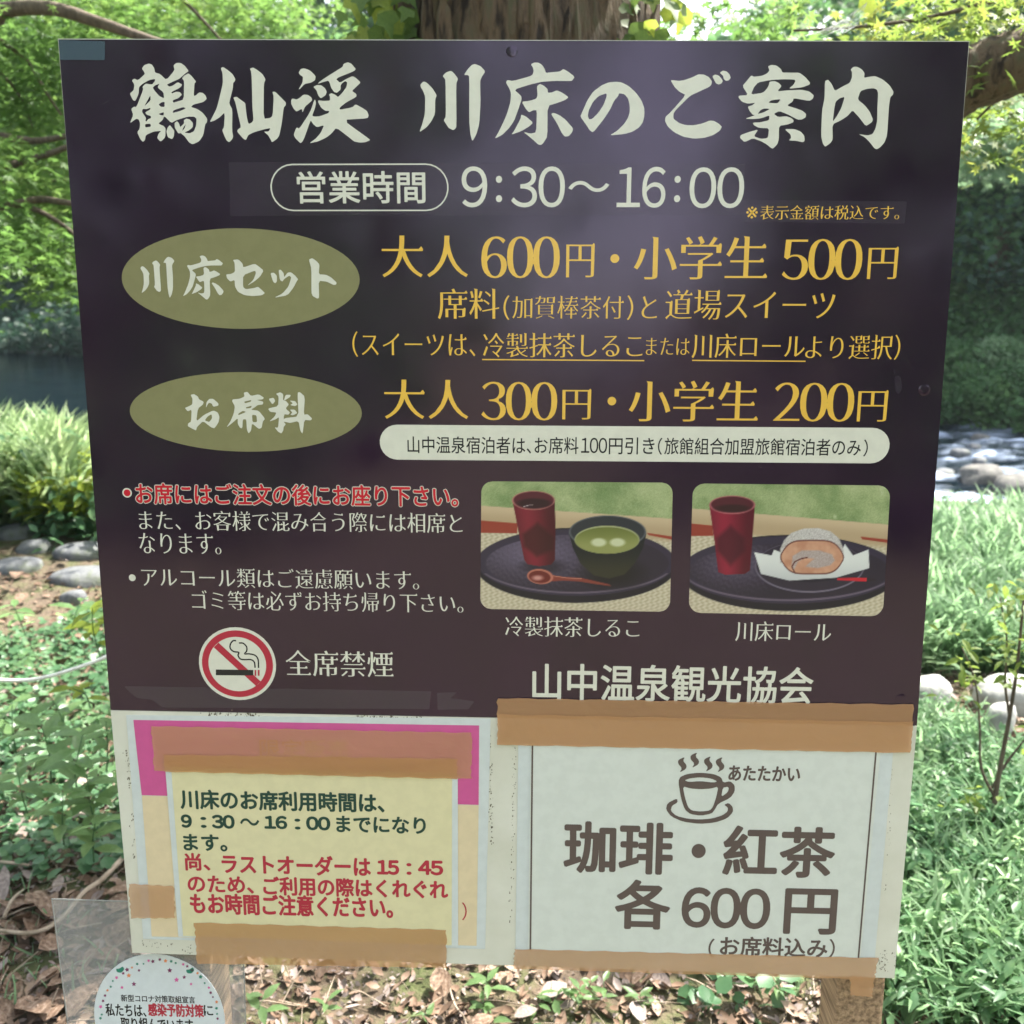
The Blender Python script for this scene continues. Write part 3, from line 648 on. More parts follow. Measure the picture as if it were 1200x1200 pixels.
def roll(p):
    X, Y = p.X, p.Y
    scene_back(p, (172, 262), (252, 345), [[(0, 252), (168, 268), (172, 326), (0, 328)], [(1000, 330), (1200, 352), (1200, 372), (1010, 346)]], 9)
    p.put(p.ell(600, 535, 612, 214), (34, 32, 42)); p.put(p.ell(600, 518, 606, 190), (54, 48, 66))
    p.put(p.ell(600, 525, 566, 156), mixc((46, 40, 54), (96, 86, 108), smooth01(0.8 - np.hypot((X - 300) / 500, (Y - 480) / 260) + 0.1 * fbm(X, Y, 0.2, 2, 8))))
    p.put(np.clip(p.ell(600, 510, 608, 184) - p.ell(600, 504, 606, 178), 0, 1) * (Y > 560) * 0.5, (150, 132, 150))
    t = np.clip((X - 152 - (Y - 150) * 0.12) / (252 - (Y - 150) * 0.2), 0, 1)
    cup = p.pol([(150, 152), (406, 150), (392, 350), (378, 520), (350, 540), (240, 545), (200, 530), (178, 350)], 4)
    body = mixc((84, 22, 38), (140, 36, 58), smooth01(1 - np.abs(t - 0.3) * 1.6)); body = mixc(body, (84, 22, 38), smooth01((t - 0.78) * 4))
    p.put(cup, body); p.put(p.pol([(270, 265), (345, 340), (350, 410), (270, 495), (195, 410), (190, 340)], 26) * 0.7, (62, 22, 36))
    p.put(p.ell(279, 152, 129, 52), (172, 96, 104)); p.put(p.ell(279, 150, 120, 45), (80, 34, 44)); p.put(p.ell(282, 172, 96, 22, 12), (52, 30, 34))
    p.put(p.ell(715, 500, 306, 146), (112, 104, 122)); p.put(p.ell(715, 496, 301, 140), (50, 44, 58)); p.put(p.ell(715, 490, 240, 96), (40, 36, 48))
    paper = p.pol([(402, 418), (500, 436), (514, 404), (570, 425), (890, 420), (912, 372), (958, 436), (1046, 402), (1050, 508), (860, 562), (600, 578), (440, 540)], 4)
    p.put(paper, mixc((216, 218, 214), (190, 192, 192), smooth01((Y - 440) / 160)))
    top = p.pol([(548, 400), (570, 350), (610, 310), (680, 285), (760, 282), (830, 300), (880, 340), (905, 400), (903, 470), (720, 420), (548, 480)], 6)
    p.put(top, mixc((156, 148, 144), (204, 200, 196), np.clip(rng.normal(.62, .22, X.shape) + .25 * (430 - Y) / 150 - .1, 0, 1)))
    face = np.clip(p.ell(728, 446, 180, 100) * 1.0 + 0, 0, 1) * (Y < 540)
    p.put(np.clip((182 - np.abs(X - 728)) / 5, 0, 1) * np.clip(((1 - np.clip(np.abs(X - 728) / 184, 0, 1) ** 4.6) * 100 - np.abs(Y - 446)) / 5, 0, 1), (98, 56, 54))
    fm = np.clip((175 - np.abs(X - 728)) / 5, 0, 1) * np.clip(((1 - np.clip(np.abs(X - 728) / 178, 0, 1) ** 4.6) * 93 - np.abs(Y - 446)) / 5, 0, 1)
    p.put(fm, mixc((182, 130, 104), (206, 160, 132), smooth01(0.5 + 0.4 * fbm(X, Y, 0.05, 3, 2))))
    cream = p.pol([(612, 500), (618, 440), (670, 408), (770, 408), (840, 430), (856, 464), (830, 492), (760, 508), (690, 500), (720, 470), (740, 455), (690, 450), (650, 470), (625, 520)], 9)
    p.put(cream * fm, mixc((158, 142, 138), (186, 172, 166), np.clip(rng.normal(.5, .22, X.shape), 0, 1)))
    p.put(p.line([(632, 535), (614, 500), (630, 472), (665, 455), (700, 448)], 7), (98, 52, 50))
    p.put(p.pol([(868, 563), (1036, 562), (1036, 582), (868, 576)], 3), (196, 42, 56)); p.put(p.pol([(1036, 562), (1086, 568), (1092, 578), (1036, 584)], 3), (44, 36, 46))
def photo(corners, rad, off, sc, fn, label):
    (tl, tr, br, bl) = corners; nx, ny = 220, 150
    # rounded rectangle in unit square, rows of the print
    Wp, Hp = tr[0] - tl[0], bl[1] - tl[1]
    v = np.linspace(0, 1, ny); yy = v * Hp
    inset = np.where(yy < rad, rad - np.sqrt(np.maximum(rad ** 2 - (rad - yy) ** 2, 0)), np.where(Hp - yy < rad, rad - np.sqrt(np.maximum(rad ** 2 - (rad - (Hp - yy)) ** 2, 0)), 0)) / Wp
    u = inset[:, None] + (1 - 2 * inset[:, None]) * np.linspace(0, 1, nx)[None, :]; vv = np.repeat(v[:, None], nx, 1)
    PX = (tl[0] * (1 - u) + tr[0] * u) * (1 - vv) + (bl[0] * (1 - u) + br[0] * u) * vv
    PY = (tl[1] * (1 - u) + tr[1] * u) * (1 - vv) + (bl[1] * (1 - u) + br[1] * u) * vv
    p = Paint((PX - off[0]) * sc, (PY - off[1]) * sc); fn(p)
    q = np.array([[(*bd(PX[j, i], PY[j, i]), 0.0001) for i in range(nx)] for j in range(ny)]).reshape(-1, 3)
    idx = np.arange(nx * ny).reshape(ny, nx)
    F = np.stack([idx[1:, :-1], idx[1:, 1:], idx[:-1, 1:], idx[:-1, :-1]], -1).reshape(-1, 4)
    me = npmesh('photo_print', q, F)
    a = me.color_attributes.new('ink', 'FLOAT_COLOR', 'POINT')
    c = np.clip(p.C.reshape(-1, 3) / 255, 0, 1); c = np.where(c <= 0.04045, c / 12.92, ((c + 0.055) / 1.055) ** 2.4)
    a.data.foreach_set('color', np.column_stack([c, np.ones(len(c))]).astype(np.float32).ravel())
    link('photo_print', me, M_photo, board, B)['label'] = label
photo([(564.2, 564), (788.5, 565.6), (785, 717), (562.8, 713.5)], 13, (560, 560), 5.0, matcha, 'printed photo of a red cup and a bowl of green matcha soup on a dark tray')
photo([(812, 566.5), (1043.5, 569), (1034.5, 722.3), (807, 718)], 14, (800, 560), 4.8, roll, 'printed photo of a red cup and a slice of roll cake on a dark tray')

# stickers and wear on the dark print
def mat_film(name, tint, a, rough):
    m, n, b = mat_new(name); b.inputs['Base Color'].default_value = (*tint, 1); b.inputs['Roughness'].default_value = rough
    nz = N(n, 'ShaderNodeTexNoise'); nz.inputs['Scale'].default_value = 60
    mr = N(n, 'ShaderNodeMapRange'); mr.inputs[3].default_value = a * 0.6; mr.inputs[4].default_value = a * 1.3
    n.links.new(nz.outputs[0], mr.inputs[0]); n.links.new(mr.outputs[0], b.inputs['Alpha']); return m
M_patch = mat_film('blue_tape', lin((78, 98, 112)), 0.7, 0.3)
M_film = mat_film('clear_film', lin((120, 110, 124)), 0.10, 0.3)
M_resid = mat_film('glue_residue', lin((140, 134, 136)), 0.12, 0.5)
def flat(name, pts, mat, z, parent=board, label=None, smooth=0):
    P = Print(); P.add([poly(pts, smooth)], z); return P.build(name, mat, parent, label)
flat('corner_tape', [(68.6, 47), (123, 48.5), (123, 70.5), (70.5, 70)], M_patch, 0.0003, label='blue-grey strip of tape on the top left corner')
flat('clear_sticker', [(268, 190), (873, 192), (872, 252), (270, 253)], M_film, 0.00005, label='clear film the opening hours are printed on')
flat('clear_sticker', [(872, 234), (1063, 236), (1060, 262), (871, 260)], M_film, 0.00005, label='clear film under the tax note')
flat('glue_residue', [(145, 804), (505, 810), (503, 831), (190, 829), (178, 820), (160, 818), (152, 811)], M_resid, 0.00005, label='grey glue residue along the bottom of the dark print')
flat('glue_residue', [(512, 812), (536, 811), (528, 818), (556, 822), (549, 831), (513, 832)], M_resid, 0.00005)
P = Print()
for (x, y, l, a) in ((125, 119, 9, -0.6), (140, 521, 8, 0.8), (105, 511, 10, 0.15), (155, 541, 3, 0), (1048, 436, 5, 1.5), (724, 184, 3, 1.4), (892, 547, 4, 0.3), (1052, 455, 3, 1.2), (475, 142, 2, 0), (900, 190, 2, 1)):
    dx, dy = l / 2 * math.cos(a), l / 2 * math.sin(a)
    P.add([stroke([bd(x - dx, y - dy), bd(x + dx * .2, y + dy * .3 + 1), bd(x + dx, y + dy)], 0.0011, 0.0003)], 0.00012)
for i in range(60):
    x, y = random.uniform(90, 1100), random.uniform(70, 820)
    P.add([circle(x, y, random.uniform(0.3, 0.8), n=6)], 0.00025)
P.build('scratch', M_resid, board, 'pale scratches and specks')
flat('worn_spot', [(1048, 441), (1055, 440), (1057, 452), (1054, 462), (1049, 460)], M_film, 0.00015, smooth=0.2)
# screw heads under the print
for (x, y) in ((600, 60), (1083, 457), (1056, 820)):
    c = circle(x, y, 7, n=20); V = [(a[0], a[1], 0.0002) for a in c]; cx, cy = c.mean(0)
    c2 = circle(x, y, 4.5, n=20); V += [(a[0], a[1], 0.0005) for a in c2] + [(cx, cy, 0.0006)]
    F = [(i, (i + 1) % 20, 20 + (i + 1) % 20, 20 + i) for i in range(20)] + [(20 + i, 20 + (i + 1) % 20, 40) for i in range(20)]
    link('screw', pymesh('screw', V, F), M_print, board, B, smooth=True)
# grime on the ivory strip: short broken marks along old tape edges
P = Print()
def grime(x0, y0, x1, y1, n, s, spread=2.0):
    for _ in range(n):
        t = random.random(); x = x0 + (x1 - x0) * t + random.gauss(0, spread); y = y0 + (y1 - y0) * t + random.gauss(0, spread * .6)
        r = random.uniform(.3, 1) * s; k = random.randint(5, 7)
        P.add([poly([(x + r * random.uniform(.5, 1.2) * math.cos(a), y + 1.5 * r * random.uniform(.5, 1.2) * math.sin(a)) for a in [6.283 * i / k for i in range(k)]])], 0.00012)
grime(245, 837, 300, 839, 60, 1.2, 3); grime(418, 840, 495, 841, 60, 1.1, 2); grime(148, 880, 153, 925, 35, .9, 1.5); grime(155, 955, 157, 1010, 18, .9, 1.2)
grime(573, 850, 576, 990, 90, .9, 1.5); grime(603, 876, 598, 1080, 70, .8, 1.4); grime(172, 1104, 228, 1112, 30, .8, 5); grime(1040, 1118, 1032, 1140, 60, .8, 6); grime(1046, 890, 1038, 1050, 25, .7, 1)
P.build('grime', M_dirt, board, 'brown grime along old tape edges')

# posts and rails
def box(name, x0, x1, y0, y1, z0, z1, mat, parent, bev=0.004):
    V = []; 
    for z in (z0, z1):
        for x, y in ((x0 + bev, y0), (x1 - bev, y0), (x1, y0 + bev), (x1, y1 - bev), (x1 - bev, y1), (x0 + bev, y1), (x0, y1 - bev), (x0, y0 + bev)): V.append((x, y, z))
    F = [tuple(range(7, -1, -1)), tuple(range(8, 16))] + [(i, (i + 1) % 8, 8 + (i + 1) % 8, 8 + i) for i in range(8)]
    return link(name, pymesh(name, V, F), mat, parent)
_x1 = bd(1021, 1150)[0]; _x2 = bd(226, 1140)[0]
def bbox_b(name, x0, x1, y0, y1, z0, z1, mat, label=None):
    V, F = slab([(x0, y0), (x1, y0), (x1, y1), (x0, y1)], z0, z1)
    o = link(name, pymesh(name, V, F), mat, board, B)
    bv = o.modifiers.new('bevel', 'BEVEL'); bv.width = 0.004; bv.segments = 2
    if label: o['label'] = label
bbox_b('post', _x1 - 0.034, _x1 + 0.022, -0.68, 0.84, -0.082, -0.014, M_wood)
bbox_b('post', _x2 - 0.034, _x2 + 0.016, -0.68, 0.84, -0.085, -0.017, M_wood)
bbox_b('rail', _x2 - 0.04, _x1 + 0.04, 0.10, 0.16, -0.125, -0.0855, M_wood)
bbox_b('rail', _x2 - 0.04, _x1 + 0.04, 0.82, 0.88, -0.125, -0.0855, M_wood)

# ------------------------------------------------------------------ pink and yellow notice
def notice_root(name, px, py, label, cat):
    q = B @ Vector((*bd(px, py), 0.0001)); M = B.copy(); M.translation = q
    return empty(name, label=label, cat=cat, mat=M)
def sheet(name, corners, z0, th, mat, parent, label=None, curl=0.0, nx=14, ny=10):
    if name == 'tape': ny = 12
    """a thin sheet with slight waviness, from survey corners tl, tr, br, bl"""
    c = [np.array(bd(*p)) for p in corners]; V = []
    for j in range(ny + 1):
        for i in range(nx + 1):
            u, v = i / nx, j / ny
            p = (c[0] * (1 - u) + c[1] * u) * (1 - v) + (c[3] * (1 - u) + c[2] * u) * v
            if name == 'tape' and i in (0, nx): p = p + np.array([random.uniform(-.0011, .0011), 0])
            if name == 'tape' and j in (0, ny): p = p + np.array([0, .0006 * math.sin(i * 1.7 + z0 * 9000)])
            V.append((p[0], p[1], z0 + th + curl * (math.sin(u * 9 + v * 4) * .5 + .5) * math.sin(math.pi * u) * math.sin(math.pi * v)))
    F = [(j * (nx + 1) + i, (j + 1) * (nx + 1) + i, (j + 1) * (nx + 1) + i + 1, j * (nx + 1) + i + 1) for j in range(ny) for i in range(nx)]
    k = len(V); ring = [i for i in range(nx + 1)] + [j * (nx + 1) + nx for j in range(1, ny + 1)] + [ny * (nx + 1) + i for i in range(nx - 1, -1, -1)] + [j * (nx + 1) for j in range(ny - 1, 0, -1)]
    V += [(V[r][0], V[r][1], z0) for r in ring]; m = len(ring)
    F += [(ring[i], ring[(i + 1) % m], k + (i + 1) % m, k + i) for i in range(m)]
    o = link(name, pymesh(name, V, F), mat, parent, B)
    if label: o['label'] = label
    return o
pink = notice_root('notice', 365, 1105, 'pink and cream laminated notice under the yellow hours paper, lower left of the board', 'notice')
sheet('laminate', [(148, 838), (575, 842), (568.5, 1112), (168, 1100)], 0.0001, 0.0003, M_lam, pink)
sheet('paper', [(166.5, 932), (561, 943.5), (558.5, 1108), (178, 1097)], 0.0005, 0.0001, M_cream, pink)
sheet('paper', [(156.5, 843.5), (561.5, 850), (561, 943), (166.3, 931.5)], 0.0005, 0.00012, M_pink, pink)['label'] = 'magenta pink header band'
letter([('）', (541.5, 1057, 547, 1078))], M_crim, z=0.0008, style='got', label='red closing bracket', parent=pink)
letter([('限定販売', (305, 866, 408, 886))], M_tape2, z=0.0021, style='got', wgt=0.004, label='faint embossed heading showing through the tape', parent=pink)
yel = notice_root('notice', 375, 1105, 'pale yellow notice with green and red lettering about seat hours and last order', 'notice')
sheet('laminate', [(194, 898), (536.5, 906), (537, 1109), (209.5, 1097)], 0.0009, 0.0003, M_lam, yel)
sheet('paper', [(201, 898), (530, 906), (529.5, 1107), (215, 1096)], 0.0013, 0.0001, M_yellow, yel)
ZY = 0.0016
letter([('川床のお席利用時間は、', (212.5, 927, 450, 949)), ('9', (213.5, 954.5, 224.5, 968.5), 'got', 0.045), ('：', (236, 957, 242, 969)), ('30', (249.5, 955, 274.5, 969.5), 'got', 0.045),
        ('～', (282, 958.5, 304, 966.5)), ('16', (311, 956, 336, 970), 'got', 0.045), ('：', (346, 959, 352, 971)), ('00', (360, 957, 386.5, 971.5), 'got', 0.045), ('までになり', (395, 956.5, 498.5, 975)),
        ('ます。', (216, 977.5, 266, 996))], M_green, z=ZY, style='got', wgt=0.03, label='dark green lines with the seat hours', parent=yel)
letter([('尚、', (218, 999.5, 246, 1019)), ('ラストオーダーは', (261, 1002, 434, 1024)), ('15', (443, 1008, 467, 1023.5), 'got', 0.045), ('：', (477, 1011, 482, 1024)), ('45', (491, 1008.5, 518.5, 1024), 'got', 0.045),
        ('のため、', (221, 1026, 297, 1045)), ('ご利用の際はくれぐれ', (309.5, 1029, 524.5, 1050)), ('もお時間ご注意ください。', (224, 1048.5, 460, 1072))], M_crim, z=ZY, style='got', wgt=0.03, label='crimson lines about the last order', parent=yel)
sheet('tape', [(177.5, 850), (553, 858), (552, 912), (181.5, 902)], 0.0018, 0.0001, M_tape, yel, 'upper strip of brown packing tape', 0.0012, 40, 6)
sheet('tape', [(193, 883), (536, 888), (536.5, 911.5), (194.5, 903)], 0.0031, 0.0001, M_tape2, yel, 'second layer of brown tape', 0.0003, 30, 3)
sheet('tape', [(151, 1034.5), (204, 1037.5), (206, 1075), (154.5, 1075)], 0.0019, 0.0001, M_tape, yel, 'short tape piece at the left edge', 0.0004)
sheet('tape', [(228, 1080), (523, 1088.5), (524, 1133), (232, 1128)], 0.0019, 0.0001, M_tape2, yel, 'wide brown tape along the bottom edge', 0.0008, 30, 6)

# ------------------------------------------------------------------ coffee notice
cof = notice_root('notice', 815, 1118, 'white coffee and tea notice with a cup drawing, taped lower right on the board', 'notice')
sheet('laminate', [(607.5, 866), (1047, 874), (1025, 1122), (604, 1113)], 0.0001, 0.0005, M_lam, cof, curl=0.0004)
sheet('paper', [(622, 866), (1032, 874), (1008, 1122), (618.5, 1113)], 0.0011, 0.0001, M_paper, cof, nx=1, ny=1)
ZC = 0.0014
P = Print()
for a, b_, w_ in (((624, 872), (621.5, 1113), 2.0), ((1026.5, 876), (1005.5, 1122), 2.0)):
    P.add([poly([(a[0] - w_ / 2, a[1]), (a[0] + w_ / 2, a[1]), (b_[0] + w_ / 2, b_[1]), (b_[0] - w_ / 2, b_[1])])], ZC)
P.build('frame_line', M_brown, cof)
letter([('あたたかい', (854, 897.5, 937, 914.5), 'got', 0.03), ('珈琲', (662, 964, 787, 1022)), ('紅茶', (848.5, 969, 977, 1026)), ('各', (722, 1031.5, 784, 1087)),
        ('600', (800, 1041, 901, 1086), 'got', 0.022), ('円', (920, 1042, 979, 1093)), ('（', (830, 1099, 837, 1122), 'got', 0.01), ('お席料込み', (844, 1098, 969, 1120), 'got', 0.022), ('）', (971, 1099.5, 978, 1122), 'got', 0.01)],
       M_brown, z=ZC, style='got', wgt=0.024, label='umber lettering 珈琲・紅茶 各600円', parent=cof)
def cp(pts): return [(770 + x / 6.667, 870 + y / 6.667) for x, y in pts]
P = Print(); P.add([circle(818.5, 996.5, 8.3)], ZC)
def cpo(pts, k=0.2): return poly(cp(pts), k)
P.add([cpo([(165, 300), (180, 265), (235, 242), (330, 232), (440, 242), (500, 268), (515, 310), (570, 298), (605, 330), (605, 380), (570, 430), (475, 475), (450, 520), (425, 552), (340, 568), (260, 556), (215, 520), (185, 430)]),
       cpo([(212, 292), (260, 275), (340, 268), (420, 277), (470, 300), (440, 310), (340, 298), (250, 305)]),
       cpo([(200, 338), (260, 356), (340, 362), (420, 356), (478, 340), (462, 420), (435, 500), (410, 528), (340, 536), (270, 528), (240, 500), (215, 420)]),
       cpo([(512, 350), (550, 342), (560, 355), (550, 385), (500, 422)])], ZC)
P.add([cpo([(155, 432), (160, 465), (115, 490), (105, 530), (150, 570), (240, 592), (330, 598), (430, 590), (510, 565), (550, 535), (552, 505), (522, 482), (558, 467), (590, 500), (592, 540), (545, 590), (450, 622), (330, 632), (200, 615), (110, 575), (68, 520), (80, 470)])], ZC + 2e-5)
for ox, oy in ((163, 108), (260, 72), (366, 102), (458, 108)):
    P.add([cpo([(ox + a, oy + b_) for a, b_ in ((54, 0), (0, 25), (0, 55), (32, 90), (10, 124), (62, 96), (68, 66), (38, 32))], 0.22)], ZC)
P.build('cup_drawing', M_brown, cof, 'drawing of a steaming cup on a saucer, and the middle dot')
sheet('tape', [(583, 817.5), (1070.5, 825), (1066, 881.5), (583, 872)], 0.0018, 0.0001, M_tape, cof, 'wide brown tape along the top edge', 0.0008, 40, 6)
sheet('tape', [(582.5, 836), (1069.5, 845), (1066.5, 881), (583, 871.5)], 0.0029, 0.0001, mat_tape('tape_kraft_lower', lin((206, 156, 108)), 0.55), cof, 'second layer of brown tape', 0.0002, 30, 3)
sheet('tape', [(603, 1111), (1028.5, 1121.5), (1024, 1147), (602, 1134)], 0.0018, 0.0001, M_tape, cof, 'brown tape along the bottom edge', 0.0006, 40, 4)
sheet('tape', [(997, 1143), (1024, 1146), (1021.5, 1168), (996, 1166)], 0.0004, 0.0001, M_tape, cof, 'short tape tail hanging onto the post')

# ------------------------------------------------------------------ clear plastic sleeve with a round sticker behind the board's lower left corner
M_sleeve, _n, _b = mat_new('clear_sleeve')
_b.inputs['Base Color'].default_value = (0.42, 0.43, 0.44, 1); _b.inputs['Roughness'].default_value = 0.2; _b.inputs['Alpha'].default_value = 0.3
OFFS = -0.012
def bq(px, py, off=0.0): return _bd0(px, py, OFFS)
_bd0 = bd
slv = notice_root('plastic_sleeve', 170, 1190, 'clear plastic sleeve hanging below the board at its lower left corner', 'plastic sleeve')
def sheet2(name, pts, z, th, mat, parent, label=None):
    c = [bq(*p) for p in pts]; n = len(c)
    V = [(x, y, z) for x, y in c] + [(x, y, z + th) for x, y in c]
    F = [tuple(range(n - 1, -1, -1)), tuple(range(n, 2 * n))] + [(i, (i + 1) % n, n + (i + 1) % n, n + i) for i in range(n)]
    F = [f[::-1] for f in F]
    o = link(name, pymesh(name, V, F), mat, parent, B)
    if label: o['label'] = label
    return o
sheet2('sleeve', [(60, 1053), (283, 1060), (290, 1290), (90, 1290)], OFFS - 0.0008, 0.0003, M_sleeve, slv)
M_seam = mat_ink('sleeve_seam', lin((150, 152, 150)), 0.3); 
for a, b_ in (((60, 1053), (90, 1290)), ((60, 1053), (283, 1060)), ((283, 1060), (290, 1290))):
    dx, dy = (1.2, 0) if abs(a[0] - b_[0]) < 40 else (0, 1.2)
    sheet2('seam', [a, b_, (b_[0] + dx, b_[1] + dy), (a[0] + dx, a[1] + dy)], OFFS - 0.0004, 0.0003, M_seam, slv)
_save = bd
bd = bq
P = Print()
st = notice_root('sticker', 187, 1260, 'round white declaration sticker with a flower border inside the clear sleeve', 'sticker')
c = circle(187, 1194, 76.5, 76, 72); sheet2  # disc
k = len(c); V = [(x, y, OFFS + 0.0002) for x, y in c] + [(x, y, OFFS - 0.0002) for x, y in c]
link('disc', pymesh('disc', V, [tuple(range(k)), tuple(range(2 * k - 1, k - 1, -1))] + [(i, k + i, k + (i + 1) % k, (i + 1) % k) for i in range(k)]), mat_ink('sticker_white', lin((214, 222, 226)), 0.25), st, B)
ZS = OFFS + 0.0003
cols = [mat_ink('ink_plum', lin((120, 40, 92)), .3), mat_ink('ink_rose', lin((214, 92, 160)), .3), mat_ink('ink_teal', lin((40, 132, 112)), .3), mat_ink('ink_orange', lin((226, 140, 90)), .3)]
Ps = [Print() for _ in cols]
for i in range(64):
    a = 6.283 * i / 64; x, y = 187 + 69 * math.cos(a) + random.uniform(-1.5, 1.5), 1194 + 68.5 * math.sin(a) + random.uniform(-1.5, 1.5)
    r = random.uniform(1.4, 2.8); kk = 5; ph = random.random() * 6
    Ps[(i * 7 + i // 3) % 4].add([poly([(x + r * (1 if j % 2 else .55) * math.cos(ph + 3.1416 * j / kk), y + r * (1 if j % 2 else .55) * math.sin(ph + 3.1416 * j / kk)) for j in range(10)])], ZS)
for x, y, r, q in ((151, 1143, 3, 3), (157, 1153, 3, 0), (143, 1157, 2.2, 1), (199, 1137, 3.2, 0), (207, 1148, 3.2, 1), (216, 1145, 2.4, 0), (224, 1153, 2, 1), (163, 1137, 2, 0)):
    ph = 0.3
    Ps[q].add([poly([(x + r * (1 if j % 2 else .5) * math.cos(ph + 3.1416 * j / 5), y + r * (1 if j % 2 else .5) * math.sin(ph + 3.1416 * j / 5)) for j in range(10)])], ZS)
for x, y in ((141, 1136), (223, 1137)):
    Ps[2].add([poly([(x - 5, y - 1), (x - 1, y - 1), (x + 3, y - 4), (x + 5, y), (x + 1, y + 4), (x - 4, y + 3)], .2)], ZS)
for p_, m_ in zip(Ps, cols): p_.build('flower_border', m_, st)
letter([('新型コロナ対策取組宣言', (142, 1166.5, 228.5, 1174.5)), ('私たちは、', (124, 1176.5, 171, 1191)), ('に', (239, 1178, 249.5, 1190)), ('取り組んでいます', (142, 1193, 226, 1208))], M_black, z=ZS, style='got', wgt=0.02, label='black lettering of the sticker', parent=st)
letter([('感染予防対策', (174, 1176.5, 238.5, 1191))], M_crim, z=ZS, style='got', wgt=0.03, label='crimson words of the sticker', parent=st)
bd = _save
# ------------------------------------------------------------------ ground, river, far hill
def ground_z(x, y):
    x = np.asarray(x, float); y = np.asarray(y, float)
    z = 0.035 * fbm(x, y, 1.3, 4, 21) + 0.012 * fbm(x, y, 7.0, 3, 22)
    lip = 5.75 + 0.2 * np.sin(x * 0.9) - 0.12 * x
    t = smooth01((y - lip) / 2.6)
    z = z - 1.75 * t + 0.12 * t * fbm(x, y, 2.0, 3, 23)
    bank = 21.0 - 0.57 * x + 0.6 * np.sin(x * 0.5)
    u = np.clip(y - bank, -3, 100)
    z = z + np.where(u > -3, 1.1 * smooth01((u + 3) / 3.5), 0)
    low = 1 - .75 * np.exp(-((x / np.maximum(y, 1) - .23) / .10) ** 2)
    z = z + np.where(u > 0, np.minimum(u * 0.5, 6.5 + u * .03), 0) * low * (1 + 0.1 * fbm(x, y, 0.3, 3, 24))
    # rising ground behind the reader
    b_ = np.clip(-y - 9, 0, 60); z = z + b_ * 0.16 * (1 - np.exp(-(x / 6) ** 2))
    return z
xs = np.concatenate([np.linspace(-60, -9, 30), np.linspace(-8.6, 8.6, 180), np.linspace(9, 60, 30)])
ys = np.concatenate([np.linspace(-60, -3, 40), np.linspace(-2.7, 10, 190), np.linspace(10.3, 30, 60), np.linspace(31, 90, 30)])
GX, GY = np.meshgrid(xs, ys); GZ = ground_z(GX, GY)
idx = np.arange(GX.size).reshape(GX.shape)
Fq = np.stack([idx[:-1, :-1], idx[:-1, 1:], idx[1:, 1:], idx[1:, :-1]], -1).reshape(-1, 4)
M_soil, _n, _b = mat_new('forest_floor')
cr, nz, src = noise_ramp(_n, [(0.25, (0.045, 0.032, 0.02)), (0.45, (0.10, 0.072, 0.048)), (0.6, (0.06, 0.075, 0.022)), (0.8, (0.17, 0.125, 0.09))], 7, detail=12, rough=0.75)
_n.links.new(cr.outputs[0], _b.inputs['Base Color']); _b.inputs['Roughness'].default_value = 0.95
nz2 = N(_n, 'ShaderNodeTexNoise'); nz2.inputs['Scale'].default_value = 60; nz2.inputs['Detail'].default_value = 8
_n.links.new(src, nz2.inputs['Vector']); bump(_n, _b, nz2.outputs[0], 0.8, 0.02)
g = link('ground', npmesh('ground', np.column_stack([GX.ravel(), GY.ravel(), GZ.ravel()]), Fq), M_soil, smooth=True); tag(g, kind='structure')

# water: calm and dark on the left, broken rapids on the right
WZ = -1.28
wx = np.linspace(-34, 34, 420); wy = np.linspace(6.5, 44, 330)
WX, WY = np.meshgrid(wx, wy)
rap = smooth01((WX + 0.18 * (WY - 12) - 0.5) / 4.0)
flow = WX * 0.25 - WY * 1.0
h = rap * (0.055 * fbm(WX * 0.8, WY * 1.5, 2.2, 4, 31) + 0.03 * fbm(WX * 1.2, WY * 2.5, 6.0, 3, 32)) + 0.008 * fbm(WX, WY * 1.4, 4, 3, 33)
foam = smooth01((fbm(WX * 0.8, WY * 2.0, 2.0, 5, 34) + 1.4 * (h / 0.09) + 0.35) / 1.9) * rap
me = npmesh('river_water', np.column_stack([WX.ravel(), WY.ravel(), (WZ + h).ravel()]), (lambda i: np.stack([i[:-1, :-1], i[:-1, 1:], i[1:, 1:], i[1:, :-1]], -1).reshape(-1, 4))(np.arange(WX.size).reshape(WX.shape)))
a = me.attributes.new('foam', 'FLOAT', 'POINT'); a.data.foreach_set('value', foam.ravel().astype(np.float32))
M_water, _n, _b = mat_new('river_water')
_b.inputs['Base Color'].default_value = (0.0015, 0.005, 0.009, 1); _b.inputs['Roughness'].default_value = 0.12
at_ = N(_n, 'ShaderNodeAttribute'); at_.attribute_name = 'foam'
nzf = N(_n, 'ShaderNodeTexNoise'); nzf.inputs['Scale'].default_value = 3.2; nzf.inputs['Detail'].default_value = 6
tcw = N(_n, 'ShaderNodeTexCoord'); mpw = N(_n, 'ShaderNodeMapping'); mpw.inputs['Scale'].default_value = (0.6, 2.2, 1)
_n.links.new(tcw.outputs['Object'], mpw.inputs[0]); _n.links.new(mpw.outputs[0], nzf.inputs['Vector'])
mm = N(_n, 'ShaderNodeMath', operation='MULTIPLY_ADD'); mm.inputs[1].default_value = 1.0
sb = N(_n, 'ShaderNodeMath', operation='SUBTRACT'); sb.inputs[1].default_value = 0.5
_n.links.new(nzf.outputs[0], sb.inputs[0])
m3 = N(_n, 'ShaderNodeMath', operation='MULTIPLY'); m3.inputs[1].default_value = 4.2; _n.links.new(sb.outputs[0], m3.inputs[0])
m4 = N(_n, 'ShaderNodeMath', operation='MULTIPLY'); _n.links.new(m3.outputs[0], m4.inputs[0]); _n.links.new(at_.outputs['Fac'], m4.inputs[1])
